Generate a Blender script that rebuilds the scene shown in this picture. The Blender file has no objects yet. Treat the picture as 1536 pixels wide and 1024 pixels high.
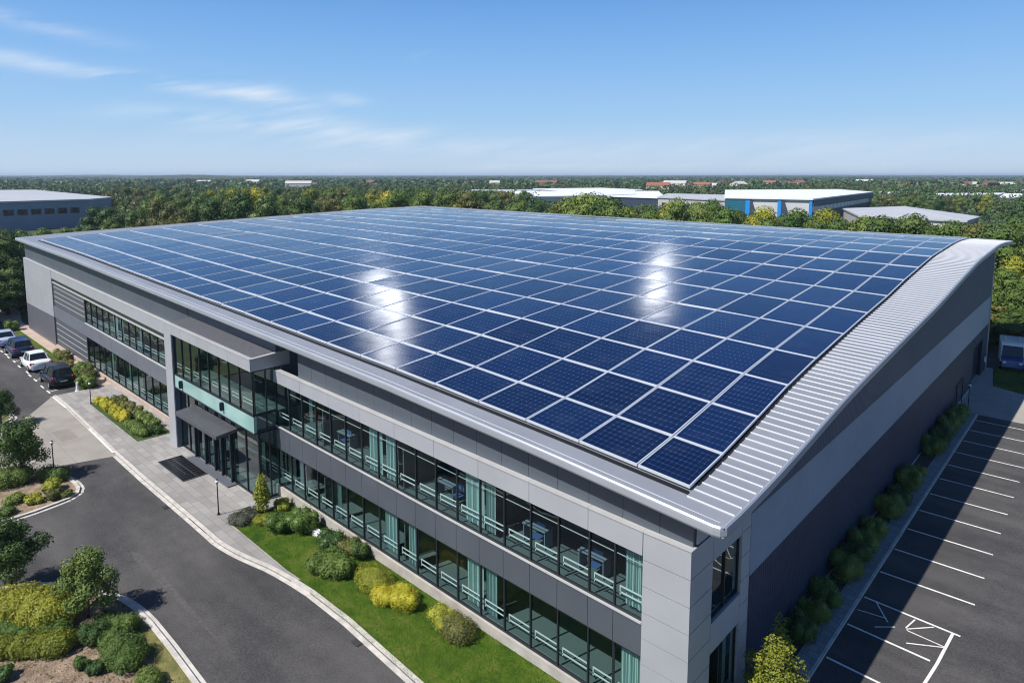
import bpy, math, random
from mathutils import Vector, Matrix, noise
random.seed(7)
C = bpy.context.scene.collection
rad = math.radians
PI = math.pi
# ------------------------------------------------------------------ camera numbers
RM = Matrix(((0.7338515, -0.0779549, 0.6748222), (0.6793099, 0.0842139, -0.7290035), (0.0, 0.9933937, 0.1147561)))
CP = Vector((9.01848, -17.97403, 18.0))
FPX, PX, PY = 995.886, 768.0, 379.044

def gz(x): return -0.75 - 0.006 * max(-150, min(150, x))
def ray(x, y): return RM @ Vector((x - PX, PY - y, -FPX))
def at(x, y):                      # a point of the ground
    r = ray(x, y); z0 = -.6
    for _ in range(6):
        t = (z0 - CP.z) / r.z; p = CP + r * t; z0 = gz(p.x)
    return p.x, p.y
def far(x, depth):                 # a ground position at a bearing and distance
    r = ray(x, PY) ; r.z = 0
    f = Vector((-RM[0][2], -RM[1][2], 0)).normalized()
    p = CP + r * (depth / r.dot(f)); return p.x, p.y
def toz(px, py, depth):            # height of a point seen at image height py at that distance
    return 18 - (py - 264) / 1000.0 * depth

# ------------------------------------------------------------------ materials
MATS = {}
def lk(nt, a, b): nt.links.new(a, b)
def mat(name, col, rough=.6, metal=0, var=.0, scale=3.0, bump=0, bscale=20, spec=.5, coord='Object', col2=None, bdist=.02, detail=4):
    if name in MATS: return MATS[name]
    m = bpy.data.materials.new(name); m.use_nodes = True; nt = m.node_tree
    b = nt.nodes['Principled BSDF']
    b.inputs['Roughness'].default_value = rough; b.inputs['Metallic'].default_value = metal
    b.inputs['Specular IOR Level'].default_value = spec
    b.inputs['Base Color'].default_value = (*col, 1)
    tc = nt.nodes.new('ShaderNodeTexCoord')
    if var or col2:
        n = nt.nodes.new('ShaderNodeTexNoise'); n.inputs['Scale'].default_value = scale; n.inputs['Detail'].default_value = detail
        lk(nt, tc.outputs[coord], n.inputs['Vector'])
        r = nt.nodes.new('ShaderNodeValToRGB')
        c2 = col2 or tuple(min(1, c * (1 + var)) for c in col)
        c1 = col if col2 else tuple(c * (1 - var) for c in col)
        r.color_ramp.elements[0].position = .32; r.color_ramp.elements[1].position = .68
        r.color_ramp.elements[0].color = (*c1, 1); r.color_ramp.elements[1].color = (*c2, 1)
        lk(nt, n.outputs['Fac'], r.inputs['Fac']); lk(nt, r.outputs['Color'], b.inputs['Base Color'])
    if bump:
        n = nt.nodes.new('ShaderNodeTexNoise'); n.inputs['Scale'].default_value = bscale; n.inputs['Detail'].default_value = 5
        lk(nt, tc.outputs[coord], n.inputs['Vector'])
        bp = nt.nodes.new('ShaderNodeBump'); bp.inputs['Strength'].default_value = bump; bp.inputs['Distance'].default_value = bdist
        lk(nt, n.outputs['Fac'], bp.inputs['Height']); lk(nt, bp.outputs['Normal'], b.inputs['Normal'])
    MATS[name] = m; return m
def leafmat(name, c1, c2, c3=None, wood=False):
    """leaf colours picked leaf by leaf (face colour noise in object space) and tree by tree"""
    if name in MATS: return MATS[name]
    m = bpy.data.materials.new(name); m.use_nodes = True; nt = m.node_tree
    b = nt.nodes['Principled BSDF']; out = nt.nodes['Material Output']
    b.inputs['Roughness'].default_value = .5; b.inputs['Specular IOR Level'].default_value = .25
    g = nt.nodes.new('ShaderNodeNewGeometry'); oi = nt.nodes.new('ShaderNodeObjectInfo')
    r = nt.nodes.new('ShaderNodeValToRGB'); e = r.color_ramp.elements
    e[0].position = 0; e[0].color = (*c1, 1); e[1].position = 1; e[1].color = (*(c3 or c2), 1)
    x = e.new(.5); x.color = (*c2, 1)
    tc = nt.nodes.new('ShaderNodeTexCoord'); n = nt.nodes.new('ShaderNodeTexNoise'); n.inputs['Scale'].default_value = .7
    lk(nt, tc.outputs['Object'], n.inputs['Vector'])
    def M(op, a, bb):
        q = nt.nodes.new('ShaderNodeMath'); q.operation = op
        for i, v in enumerate((a, bb)):
            if isinstance(v, (int, float)): q.inputs[i].default_value = v
            else: lk(nt, v, q.inputs[i])
        return q.outputs[0]
    s = M('ADD', M('MULTIPLY', g.outputs['Random Per Island'], .18 if wood else .35), 0.0 if wood else M('MULTIPLY', oi.outputs['Random'], .6))
    s = M('ADD', s, M('MULTIPLY', n.outputs['Fac'], .8 if wood else .3))
    if wood: n.inputs['Scale'].default_value = .10; n.inputs['Detail'].default_value = 3; n.inputs['Roughness'].default_value = .7
    lk(nt, s, r.inputs['Fac']); lk(nt, r.outputs['Color'], b.inputs['Base Color'])
    tr = nt.nodes.new('ShaderNodeBsdfTranslucent'); lk(nt, r.outputs['Color'], tr.inputs['Color'])
    mx = nt.nodes.new('ShaderNodeMixShader'); mx.inputs[0].default_value = .14
    lk(nt, b.outputs[0], mx.inputs[1]); lk(nt, tr.outputs[0], mx.inputs[2]); lk(nt, mx.outputs[0], out.inputs['Surface'])
    MATS[name] = m; return m
def glassmat(name, tint, extra=.1, rough=.01):
    if name in MATS: return MATS[name]
    m = bpy.data.materials.new(name); m.use_nodes = True; nt = m.node_tree
    nt.nodes.remove(nt.nodes['Principled BSDF']); out = nt.nodes['Material Output']
    t = nt.nodes.new('ShaderNodeBsdfTransparent'); t.inputs['Color'].default_value = (*tint, 1)
    gl = nt.nodes.new('ShaderNodeBsdfGlossy'); gl.inputs['Roughness'].default_value = rough; gl.inputs['Color'].default_value = (.82, .95, .95, 1)
    g = nt.nodes.new('ShaderNodeNewGeometry'); dt = nt.nodes.new('ShaderNodeVectorMath'); dt.operation = 'DOT_PRODUCT'; lk(nt, g.outputs['Incoming'], dt.inputs[0]); lk(nt, g.outputs['Normal'], dt.inputs[1])
    def mm(op, x, y):
        q = nt.nodes.new('ShaderNodeMath'); q.operation = op; q.use_clamp = True
        for i, v in enumerate((x, y)):
            if isinstance(v, (int, float)): q.inputs[i].default_value = v
            elif v is not None: lk(nt, v, q.inputs[i])
        return q
    ab = mm('ABSOLUTE', dt.outputs['Value'], None); ab.use_clamp = False      # same reflectance from both sides of the pane
    a = mm('ADD', mm('MULTIPLY', mm('POWER', mm('SUBTRACT', 1.0, ab.outputs[0]).outputs[0], 5.0).outputs[0], .95).outputs[0], .05 + extra)
    mx = nt.nodes.new('ShaderNodeMixShader'); lk(nt, a.outputs[0], mx.inputs[0]); lk(nt, t.outputs[0], mx.inputs[1]); lk(nt, gl.outputs[0], mx.inputs[2])
    tc = nt.nodes.new('ShaderNodeTexCoord'); n = nt.nodes.new('ShaderNodeTexNoise'); n.inputs['Scale'].default_value = .6; n.inputs['Detail'].default_value = 1
    lk(nt, tc.outputs['Object'], n.inputs['Vector'])
    bp = nt.nodes.new('ShaderNodeBump'); bp.inputs['Strength'].default_value = .25; bp.inputs['Distance'].default_value = .05
    lk(nt, n.outputs['Fac'], bp.inputs['Height']); lk(nt, bp.outputs['Normal'], gl.inputs['Normal'])
    lk(nt, mx.outputs[0], out.inputs['Surface']); MATS[name] = m; return m

M_light = mat('light_metal_cladding', (.41, .42, .45), .42, .25, var=.05, scale=.5, bump=.03, bscale=2)
M_lightb = mat('light_grey_sheet', (.40, .41, .44), .5, .2, var=.06, scale=.4)
M_span = mat('grey_metal_cladding', (.095, .108, .13), .42, .25, var=.07, scale=.5)
M_recess = mat('slate_cladding', (.085, .102, .125), .5, .15, var=.06, scale=.4)
M_joint = mat('dark_joint', (.03, .03, .035), .8)
M_frame = mat('dark_window_frame', (.025, .03, .035), .4, .3)
M_white = mat('white_paint', (.75, .77, .76), .4)
M_coping = mat('pale_coping', (.47, .47, .47), .5, .2, var=.06, scale=1)
M_conc = mat('concrete', (.40, .37, .33), .85, var=.16, scale=1.3, bump=.2, bscale=9)
M_roof = mat('roof_sheet', (.24, .255, .285), .5, .1, var=.08, scale=.35)
M_seam = mat('roof_seam', (.66, .67, .69), .45, .1)
M_fascia = mat('fascia', (.36, .385, .43), .4, .3, var=.05, scale=.6)
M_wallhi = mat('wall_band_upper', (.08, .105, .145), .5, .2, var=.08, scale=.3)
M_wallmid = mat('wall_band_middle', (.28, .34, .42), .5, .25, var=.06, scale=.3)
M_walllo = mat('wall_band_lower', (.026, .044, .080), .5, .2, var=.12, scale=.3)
M_louv = mat('louvre_dark', (.10, .105, .12), .5, .2)
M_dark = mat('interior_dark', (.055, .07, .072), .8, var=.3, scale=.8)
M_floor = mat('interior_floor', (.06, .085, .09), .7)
M_curt = mat('curtain_teal', (.34, .46, .44), .8)
M_mint = mat('mint_glass_spandrel', (.27, .44, .41), .12, var=.12, scale=.5, spec=.7)
M_pane = glassmat('window_glass', (.84, .96, .95), .02)
M_pane2 = glassmat('front_glass', (.74, .90, .88), .10)
M_alu = mat('panel_aluminium', (.70, .72, .75), .35, .4)
M_rail = mat('rail_paint', (.50, .53, .53), .4)
M_black = mat('black_metal', (.015, .016, .018), .4, .3)
M_rubber = mat('tyre_rubber', (.012, .012, .013), .8)
M_rim = mat('wheel_rim', (.5, .5, .52), .3, .8)
M_red = mat('red_lamp', (.55, .02, .03), .2)
M_lampglass = mat('lamp_glass', (.8, .82, .85), .2)
M_cglass = mat('car_glass', (.012, .016, .02), .05, spec=.8)
M_plate = mat('number_plate', (.6, .6, .5), .5)
M_bark = mat('bark', (.09, .065, .045), .9, var=.3, scale=6)
M_navy = mat('navy_door_metal', (.012, .02, .04), .35, .3)
M_tile = None

# solar cells: fine grid drawn by UV (u along x, v along y)
def cellmat():
    m = bpy.data.materials.new('solar_cells'); m.use_nodes = True; nt = m.node_tree; b = nt.nodes['Principled BSDF']
    uv = nt.nodes.new('ShaderNodeUVMap'); sp = nt.nodes.new('ShaderNodeSeparateXYZ'); lk(nt, uv.outputs[0], sp.inputs[0])
    def M(op, a, bb=0.0, c=None):
        q = nt.nodes.new('ShaderNodeMath'); q.operation = op
        for i, v in enumerate((a, bb) if c is None else (a, bb, c)):
            if isinstance(v, (int, float)): q.inputs[i].default_value = v
            else: lk(nt, v, q.inputs[i])
        return q.outputs[0]
    def grid(s, n, w):
        f = M('FRACT', M('MULTIPLY', s, n)); d = M('ABSOLUTE', M('SUBTRACT', f, .5))
        return d, M('GREATER_THAN', d, .5 - w)
    du, lu = grid(sp.outputs[0], 10, .03); dv, lv = grid(sp.outputs[1], 8, .03)
    line = M('MAXIMUM', lu, lv)
    dot = M('MULTIPLY', M('GREATER_THAN', du, .45), M('GREATER_THAN', dv, .45))      # clipped cell corners
    _, bb = grid(sp.outputs[0], 30, .035)
    oi = nt.nodes.new('ShaderNodeObjectInfo')
    cr = nt.nodes.new('ShaderNodeValToRGB'); cr.color_ramp.elements[0].color = (.0015, .0075, .034, 1); cr.color_ramp.elements[1].color = (.004, .016, .068, 1)
    lk(nt, oi.outputs['Random'], cr.inputs[0])
    def mix(f, a, col):
        x = nt.nodes.new('ShaderNodeMix'); x.data_type = 'RGBA'; lk(nt, f, x.inputs[0]); lk(nt, a, x.inputs[6]); x.inputs[7].default_value = (*col, 1); return x.outputs[2]
    c = mix(M('MULTIPLY', bb, .5), cr.outputs[0], (.02, .035, .10))
    c = mix(M('MULTIPLY', line, .7), c, (.035, .05, .10))
    c = mix(dot, c, (.22, .28, .42))
    g_ = nt.nodes.new('ShaderNodeNewGeometry'); dn = nt.nodes.new('ShaderNodeTexNoise'); dn.inputs['Scale'].default_value = .9; dn.inputs['Detail'].default_value = 8; dn.inputs['Roughness'].default_value = .7; lk(nt, g_.outputs['Position'], dn.inputs['Vector'])
    dm = nt.nodes.new('ShaderNodeMapRange'); dm.inputs[1].default_value = .5; dm.inputs[2].default_value = .78; dm.inputs[4].default_value = .30; lk(nt, dn.outputs['Fac'], dm.inputs[0])
    c = mix(dm.outputs[0], c, (.06, .08, .13))
    lk(nt, c, b.inputs['Base Color'])
    tc = nt.nodes.new('ShaderNodeTexCoord'); n = nt.nodes.new('ShaderNodeTexNoise'); n.inputs['Scale'].default_value = 1.1; n.inputs['Detail'].default_value = 3
    lk(nt, tc.outputs['Object'], n.inputs['Vector'])
    lk(nt, M('MULTIPLY_ADD', n.outputs['Fac'], .15, .06), b.inputs['Roughness'])
    bp = nt.nodes.new('ShaderNodeBump'); bp.inputs['Strength'].default_value = .12; bp.inputs['Distance'].default_value = .03
    lk(nt, n.outputs['Fac'], bp.inputs['Height']); lk(nt, bp.outputs['Normal'], b.inputs['Normal'])
    b.inputs['IOR'].default_value = 1.42
    return m
M_cell = cellmat()

# ------------------------------------------------------------------ mesh helper
class MB:
    def __init__(s): s.v = []; s.f = []; s.m = []; s.mi = 0; s.uv = {}
    def face(s, pts):
        n = len(s.v); s.v += [tuple(p) for p in pts]; s.f.append(tuple(range(n, n + len(pts)))); s.m.append(s.mi)
    def hexa(s, p):                # p: 8 points, bottom ring 0-3, top ring 4-7
        n = len(s.v); s.v += [tuple(q) for q in p]
        for f in ((3, 2, 1, 0), (4, 5, 6, 7), (0, 1, 5, 4), (1, 2, 6, 5), (2, 3, 7, 6), (3, 0, 4, 7)):
            s.f.append(tuple(n + i for i in f)); s.m.append(s.mi)
    def box(s, x0, x1, y0, y1, z0, z1):
        if x0 > x1: x0, x1 = x1, x0
        if y0 > y1: y0, y1 = y1, y0
        s.hexa([(x0, y0, z0), (x1, y0, z0), (x1, y1, z0), (x0, y1, z0), (x0, y0, z1), (x1, y0, z1), (x1, y1, z1), (x0, y1, z1)])
    def slab(s, x0, x1, y0, y1, zl, zh):   # box whose bottom/top follow functions of x
        s.hexa([(x0, y0, zl(x0)), (x1, y0, zl(x1)), (x1, y1, zl(x1)), (x0, y1, zl(x0)), (x0, y0, zh(x0)), (x1, y0, zh(x1)), (x1, y1, zh(x1)), (x0, y1, zh(x0))])
    def bar(s, a, b, w, h=None, up=Vector((0, 0, 1))):
        a = Vector(a); b = Vector(b); d = (b - a).normalized(); h = h or w
        if abs(d.dot(up)) > .98: up = Vector((0, 1, 0))
        r = d.cross(up).normalized(); u = r.cross(d)
        q = []
        for p in (a, b):
            q += [p - r * w / 2 - u * h / 2, p + r * w / 2 - u * h / 2, p + r * w / 2 + u * h / 2, p - r * w / 2 + u * h / 2]
        s.hexa(q)
    def tube(s, pts, rs, n=8, cap=True):
        rings = []
        for i, p in enumerate(pts):
            p = Vector(p); a = Vector(pts[max(0, i - 1)]); b = Vector(pts[min(len(pts) - 1, i + 1)]); d = (b - a).normalized()
            up = Vector((0, 0, 1)) if abs(d.z) < .9 else Vector((1, 0, 0))
            r = d.cross(up).normalized(); u = r.cross(d); k = len(s.v)
            for j in range(n):
                t = 2 * PI * j / n; s.v.append(tuple(p + (r * math.cos(t) + u * math.sin(t)) * rs[i]))
            rings.append(k)
        for a, b in zip(rings, rings[1:]):
            for j in range(n): s.f.append((a + j, a + (j + 1) % n, b + (j + 1) % n, b + j)); s.m.append(s.mi)
        if cap:
            s.f.append(tuple(rings[0] + j for j in range(n))[::-1]); s.m.append(s.mi); s.f.append(tuple(rings[-1] + j for j in range(n))); s.m.append(s.mi)
    def ball(s, c, r, n=10, k=6):
        rz = r if not hasattr(r, '__len__') else r
        rx, ry, rzz = (rz if hasattr(rz, '__len__') else (r, r, r)); b = len(s.v)
        for i in range(k + 1):
            t = PI * i / k
            for j in range(n):
                q = 2 * PI * j / n; s.v.append((c[0] + rx * math.sin(t) * math.cos(q), c[1] + ry * math.sin(t) * math.sin(q), c[2] + rzz * math.cos(t)))
        for i in range(k):
            for j in range(n): s.f.append((b + i * n + j, b + (i + 1) * n + j, b + (i + 1) * n + (j + 1) % n, b + i * n + (j + 1) % n)); s.m.append(s.mi)
    def poly(s, pts, h=None, drop=0):       # flat ground polygon following the ground, h above it; drop gives it sides
        s.face([(x, y, gz(x) + h) for x, y in pts])
        if drop:
            n = len(pts)
            for i in range(n):
                a, b = pts[i], pts[(i + 1) % n]
                s.face([(a[0], a[1], gz(a[0]) + h - drop), (b[0], b[1], gz(b[0]) + h - drop), (b[0], b[1], gz(b[0]) + h), (a[0], a[1], gz(a[0]) + h)])
    def build(s, name, m, parent=None, smooth=False, loc=(0, 0, 0), fixn=False):
        me = bpy.data.meshes.new(name); me.from_pydata(s.v, [], s.f)
        for q in (m if isinstance(m, (list, tuple)) else [m]): me.materials.append(q)
        if isinstance(m, (list, tuple)): me.polygons.foreach_set('material_index', s.m)
        if smooth: me.polygons.foreach_set('use_smooth', [True] * len(s.f))
        if fixn:
            import bmesh
            bm = bmesh.new(); bm.from_mesh(me); bmesh.ops.remove_doubles(bm, verts=bm.verts, dist=1e-4); bmesh.ops.recalc_face_normals(bm, faces=bm.faces); bm.to_mesh(me); bm.free()
        me.update()
        o = bpy.data.objects.new(name, me); C.objects.link(o); o.location = loc
        if parent: o.parent = parent
        return o
def tag(o, label=None, cat=None, group=None, kind=None):
    if label: o['label'] = label
    if cat: o['category'] = cat
    if group: o['group'] = group
    if kind: o['kind'] = kind
    return o
def thing(name, label, cat, loc=(0, 0, 0), rz=0, group=None):
    o = bpy.data.objects.new(name, None); C.objects.link(o); o.location = loc; o.rotation_euler = (0, 0, rz); o.empty_display_size = .3
    return tag(o, label, cat, group)
def copy_tree(o, parent=None):
    c = o.copy(); C.objects.link(c); c.parent = parent
    for ch in list(o.children): copy_tree(ch, c)
    return c
def lin(xa, za, xb, zb): return lambda x: za + (zb - za) * (x - xa) / (xb - xa)
def interp(x, xs, ys):
    if x <= xs[0]: return ys[0]
    for i in range(1, len(xs)):
        if x <= xs[i]:
            t = (x - xs[i - 1]) / (xs[i] - xs[i - 1]); return ys[i - 1] * (1 - t) + ys[i] * t
    return ys[-1]
def smooth_interp(x, xs, ys, w):
    return sum(interp(x + w * k, xs, ys) for k in (-1, -.5, 0, .5, 1)) / 5

# ================================================================== GROUND
def sheet(name, pts, h, m, kind='structure', drop=0, fix=False):
    b = MB(); b.poly(pts, h, drop); o = b.build(name, m); o['kind'] = kind
    return o
M_ground = mat('ground_vegetation', (.035, .055, .018), .95, col2=(.07, .085, .03), scale=.03, detail=10, bump=.4, bscale=1.5, bdist=.3)
b = MB(); xs = [-9000, -600, -150, 150, 600, 9000]; ys = [-3000, -200, 200, 1500, 9000]
for i in range(5):
    for j in range(4):
        b.face([(xs[i], ys[j], gz(xs[i]) - .12), (xs[i + 1], ys[j], gz(xs[i + 1]) - .12), (xs[i + 1], ys[j + 1], gz(xs[i + 1]) - .12), (xs[i], ys[j + 1], gz(xs[i]) - .12)])
tag(b.build('ground', M_ground), kind='structure')

def asphalt():
    m = mat('asphalt', (.058, .056, .058), .88, bump=.35, bscale=60, bdist=.01)
    nt = m.node_tree; b = nt.nodes['Principled BSDF']; tc = nt.nodes.new('ShaderNodeTexCoord')
    def nz(s, d, sx=1, sy=1):
        mp = nt.nodes.new('ShaderNodeMapping'); mp.inputs['Scale'].default_value = (sx, sy, 1); lk(nt, tc.outputs['Object'], mp.inputs[0])
        n = nt.nodes.new('ShaderNodeTexNoise'); n.inputs['Scale'].default_value = s; n.inputs['Detail'].default_value = d; lk(nt, mp.outputs[0], n.inputs['Vector']); return n.outputs['Fac']
    def M(op, a, bb):
        q = nt.nodes.new('ShaderNodeMath'); q.operation = op
        for i, v in enumerate((a, bb)):
            if isinstance(v, (int, float)): q.inputs[i].default_value = v
            else: lk(nt, v, q.inputs[i])
        return q.outputs[0]
    s = M('ADD', M('ADD', M('MULTIPLY', nz(.30, 6, .35, 1.8), .42), M('MULTIPLY', nz(1.3, 8), .14)), M('MULTIPLY', nz(16, 3), .36))
    r = nt.nodes.new('ShaderNodeValToRGB'); e = r.color_ramp.elements
    e[0].position = .37; e[0].color = (.034, .033, .035, 1); e[1].position = .66; e[1].color = (.118, .110, .105, 1)
    lk(nt, s, r.inputs[0]); lk(nt, r.outputs[0], b.inputs['Base Color'])
    return m
M_asph = asphalt()
def paving(name, c1, c2, cm, sx, sy, scale=1, rot=0):
    m = mat(name, c1, .8, bump=.1, bscale=30); nt = m.node_tree; b = nt.nodes['Principled BSDF']
    tc = nt.nodes.new('ShaderNodeTexCoord'); mp = nt.nodes.new('ShaderNodeMapping'); mp.inputs['Rotation'].default_value = (0, 0, rot); lk(nt, tc.outputs['Object'], mp.inputs[0])
    br = nt.nodes.new('ShaderNodeTexBrick'); br.inputs['Scale'].default_value = scale; br.inputs['Brick Width'].default_value = sx; br.inputs['Row Height'].default_value = sy
    br.inputs['Mortar Size'].default_value = .012; br.inputs['Color1'].default_value = (*c1, 1); br.inputs['Color2'].default_value = (*c2, 1); br.inputs['Mortar'].default_value = (*cm, 1)
    lk(nt, mp.outputs[0], br.inputs['Vector'])
    n = nt.nodes.new('ShaderNodeTexNoise'); n.inputs['Scale'].default_value = .8; n.inputs['Detail'].default_value = 8; lk(nt, tc.outputs['Object'], n.inputs['Vector'])
    mr = nt.nodes.new('ShaderNodeMapRange'); mr.inputs[3].default_value = .72; mr.inputs[4].default_value = 1.25; lk(nt, n.outputs['Fac'], mr.inputs[0])
    x = nt.nodes.new('ShaderNodeMix'); x.data_type = 'RGBA'; x.blend_type = 'MULTIPLY'; x.inputs[0].default_value = 1
    lk(nt, br.outputs['Color'], x.inputs[6]); lk(nt, mr.outputs[0], x.inputs[7]); lk(nt, x.outputs[2], b.inputs['Base Color'])
    return m
M_pave = paving('paving_stone', (.25, .235, .225), (.33, .315, .30), (.17, .165, .16), .9, .45)
M_pave2 = paving('side_paving', (.22, .225, .23), (.28, .28, .285), (.13, .13, .14), .55, .4)
M_apron = paving('concrete_apron', (.29, .265, .235), (.31, .285, .255), (.20, .18, .16), 5.5, 2.3)
M_drive = paving('concrete_drive', (.34, .31, .27), (.37, .34, .30), (.16, .15, .13), 6, 4)
M_kerb = mat('kerb_concrete', (.50, .47, .43), .85, var=.18, scale=2.5, bump=.2, bscale=20)
def grassmat():
    m = mat('lawn_grass', (.06, .12, .012), .9, bump=.9, bscale=25, bdist=.05); nt = m.node_tree; b = nt.nodes['Principled BSDF']
    b.inputs['Specular IOR Level'].default_value = .1
    tc = nt.nodes.new('ShaderNodeTexCoord'); n = nt.nodes.new('ShaderNodeTexNoise'); n.inputs['Scale'].default_value = .9; n.inputs['Detail'].default_value = 12; n.inputs['Roughness'].default_value = .75
    lk(nt, tc.outputs['Object'], n.inputs['Vector']); r = nt.nodes.new('ShaderNodeValToRGB'); e = r.color_ramp.elements
    e[0].position = .36; e[0].color = (.030, .070, .008, 1); e[1].position = .68; e[1].color = (.15, .15, .04, 1); x = e.new(.52); x.color = (.070, .120, .012, 1)
    lk(nt, n.outputs['Fac'], r.inputs[0]); lk(nt, r.outputs[0], b.inputs['Base Color']); return m
M_grass = grassmat()
M_mulch = mat('mulch', (.16, .11, .07), .95, col2=(.34, .26, .18), scale=2.2, detail=12, bump=.8, bscale=14, bdist=.06)

K1 = [(-56, -4.5), (-52, -4.45), (-39.2, -4.76), (-34, -4.8), (-27.3, -4.75), (-25, -4.75), (-23.9, -4.76), (-23.1, -4.70), (-22.2, -4.58), (-21.4, -4.43), (-20.6, -4.25), (-19.85, -4.07), (-19, -3.93), (-18, -3.80), (-16.6, -3.67), (-13.7, -3.62), (-11.3, -3.72), (-9.2, -3.80), (-4, -3.95), (6, -4.2)]
road = [(-130, -13.2), (-60, -13.2), (-34, -60), (-10, -60), (30, -60), (30, -4), (6, -4)] + K1[::-1] + [(-56, -1), (-100, -1), (-130, -1)]
sheet('road', road, .0, M_asph)
sheet('apron', [(-56.2, -4.5), (-39.1, -4.78), (-40.4, -8.9), (-41.2, -9.9), (-42.9, -10.4), (-51, -8.9), (-52.1, -7)], .015, M_apron)
# forecourt paving and lawn, one kerb height up
pave = [p for p in K1 if p[0] < -17.4] + [(-17.8, -3.45), (-18.9, -3.52), (-24.75, -3.46), (-25.0, 0.2), (-56, .2)]
sheet('forecourt_pavement', pave, .07, M_pave, drop=.1)
lawn = [(-24.75, -3.46), (-18.9, -3.52), (-17.8, -3.45)] + [p for p in K1 if p[0] > -17] + [(6, .9), (0, .9), (0, .1), (-25.0, .1)]
sheet('lawn', lawn, .09, M_grass, drop=.12)
def kerb(pts, w=.2, h=.1, name='kerb', gutter=.22, side=1):
    b = MB()
    for (x0, y0), (x1, y1) in zip(pts, pts[1:]):
        d = Vector((x1 - x0, y1 - y0)); 
        if d.length < 1e-4: continue
        d.normalize(); n = Vector((-d.y, d.x)) * side
        def q(x, y, k, z): return (x + n.x * k, y + n.y * k, gz(x) + z)
        b.hexa([q(x0, y0, 0, -.05), q(x1, y1, 0, -.05), q(x1, y1, w, -.05), q(x0, y0, w, -.05), q(x0, y0, 0, h), q(x1, y1, 0, h), q(x1, y1, w, h), q(x0, y0, w, h)])
        if gutter:
            b.face([q(x0, y0, -gutter, .012), q(x1, y1, -gutter, .012), q(x1, y1, 0, .012), q(x0, y0, 0, .012)])
    o = b.build(name, M_kerb); o['kind'] = 'structure'; return o
kerb(K1, .2, .10, side=1)
# south island (planting bed by the junction)
I1 = [(-27.8, -40), (-27.6, -16), (-27.3, -13.6), (-26.9, -12.6), (-26.3, -11.9), (-25.7, -11.3), (-24.4, -10.5), (-23, -9.85), (-22.3, -9.55), (-21.45, -9.38), (-20.6, -9.27), (-19.7, -9.22), (-17.6, -9.22), (-15, -9.27), (-8, -9.45), (6, -9.9), (30, -10.5)]
sheet('planting_bed', I1 + [(30, -40)], .08, M_mulch, drop=.1)
kerb(I1, .2, .11, side=-1)
b = MB(); b.poly([(-19.9, -9.45), (-17.6, -9.42), (-15, -9.47), (-8, -9.65), (6, -10.1), (6, -12.6), (-10, -11.2), (-15.2, -10.2), (-17.5, -10.0), (-19.5, -9.9)], .095); tag(b.build('verge_grass', mat('dry_grass', (.10, .11, .025), .95, col2=(.24, .21, .07), scale=2, detail=10, bump=.8, bscale=25, bdist=.05)), kind='structure')
I2 = [(-42.8, -10.3), (-39.8, -9.9), (-39.4, -9.0), (-38.6, -8.2), (-37.6, -7.85), (-36.5, -7.72), (-35.6, -7.75), (-34.9, -8.0), (-34.45, -8.6), (-34.3, -9.2), (-34.1, -10.3), (-34.0, -12), (-33.9, -20), (-33.8, -60)]
sheet('planting_bed', I2 + [(-50, -60), (-43, -20)], .08, M_mulch, drop=.1)
kerb(I2, .2, .11, side=-1)
I3 = [(-51.0, -9.0), (-52.2, -7.9), (-54.5, -7.75), (-60, -7.9), (-80, -8.3), (-130, -9)]
sheet('planting_bed', I3 + [(-130, -60), (-51, -60)], .08, mat('bed_grass', (.05, .09, .015), .95, col2=(.14, .13, .05), scale=1.2, detail=8, bump=.8, bscale=15, bdist=.05), drop=.1)
kerb(I3, .2, .11, side=1)
# strip between parking and building
sheet('verge_grass', [(-55.95, -2.9), (-55.8, -1.2), (-58, -1.0), (-92, -1.0), (-92, -1.5), (-62, -1.5), (-57.2, -2.0)], .05, M_grass, drop=.1)
M_pink = mat('pink_path', (.42, .33, .27), .9, var=.12, scale=1.5)
sheet('path', [(-56, -.98), (-56, .3), (-92, .3), (-92, -.98)], .06, M_pink, drop=.1)
sheet('path', [(-92, -1.6), (-92, .3), (-99, 1.5), (-130, 2.0), (-130, -.5), (-99, -1)], .05, M_pink, drop=.08)
M_patch = mat('asphalt_patch', (.040, .040, .043), .9, var=.15, scale=8, bump=.3, bscale=60, bdist=.01)
M_patch = mat('worn_tarmac', (.085, .08, .077), .9, var=.22, scale=5, detail=10, bump=.3, bscale=60, bdist=.01)
b = MB(); b.poly([(-26.2, -8.0), (-25.6, -7.75), (-23.6, -7.62), (-21, -7.68), (-18.4, -7.72), (-16.2, -7.8), (-18.3, -7.86), (-20.6, -7.94), (-23.2, -8.02), (-25.2, -8.12)], .006); tag(b.build('worn_tarmac', M_patch), kind='structure')
b = MB(); b.poly([(-47, -5.6), (-44.5, -5.6), (-44.5, -6.6), (-47, -6.7)], .021); tag(b.build('tarmac_patch', mat('apron_patch', (.24, .215, .19), .9, var=.1, scale=2)), kind='structure')
for k_, (x_, y_, w_) in enumerate(((-12.4, -4.05, 'near the lawn kerb by the yellow shrubs'), (-29.5, -5.15, 'at the kerb opposite the entrance doors'))):
    dr = thing('drain_cover', 'small dark iron drain grate in the road ' + w_, 'drain cover', (x_, y_, gz(x_) + .02)); b = MB(); b.box(-.22, .22, -.14, .14, 0, .012); b.build('cover', M_joint, dr)
    b = MB()
    for q_ in range(5): b.box(-.17 + q_ * .08, -.14 + q_ * .08, -.1, .1, .012, .02)
    b.build('slot_bars', mat('iron', (.10, .09, .085), .6, .4), dr)
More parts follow.
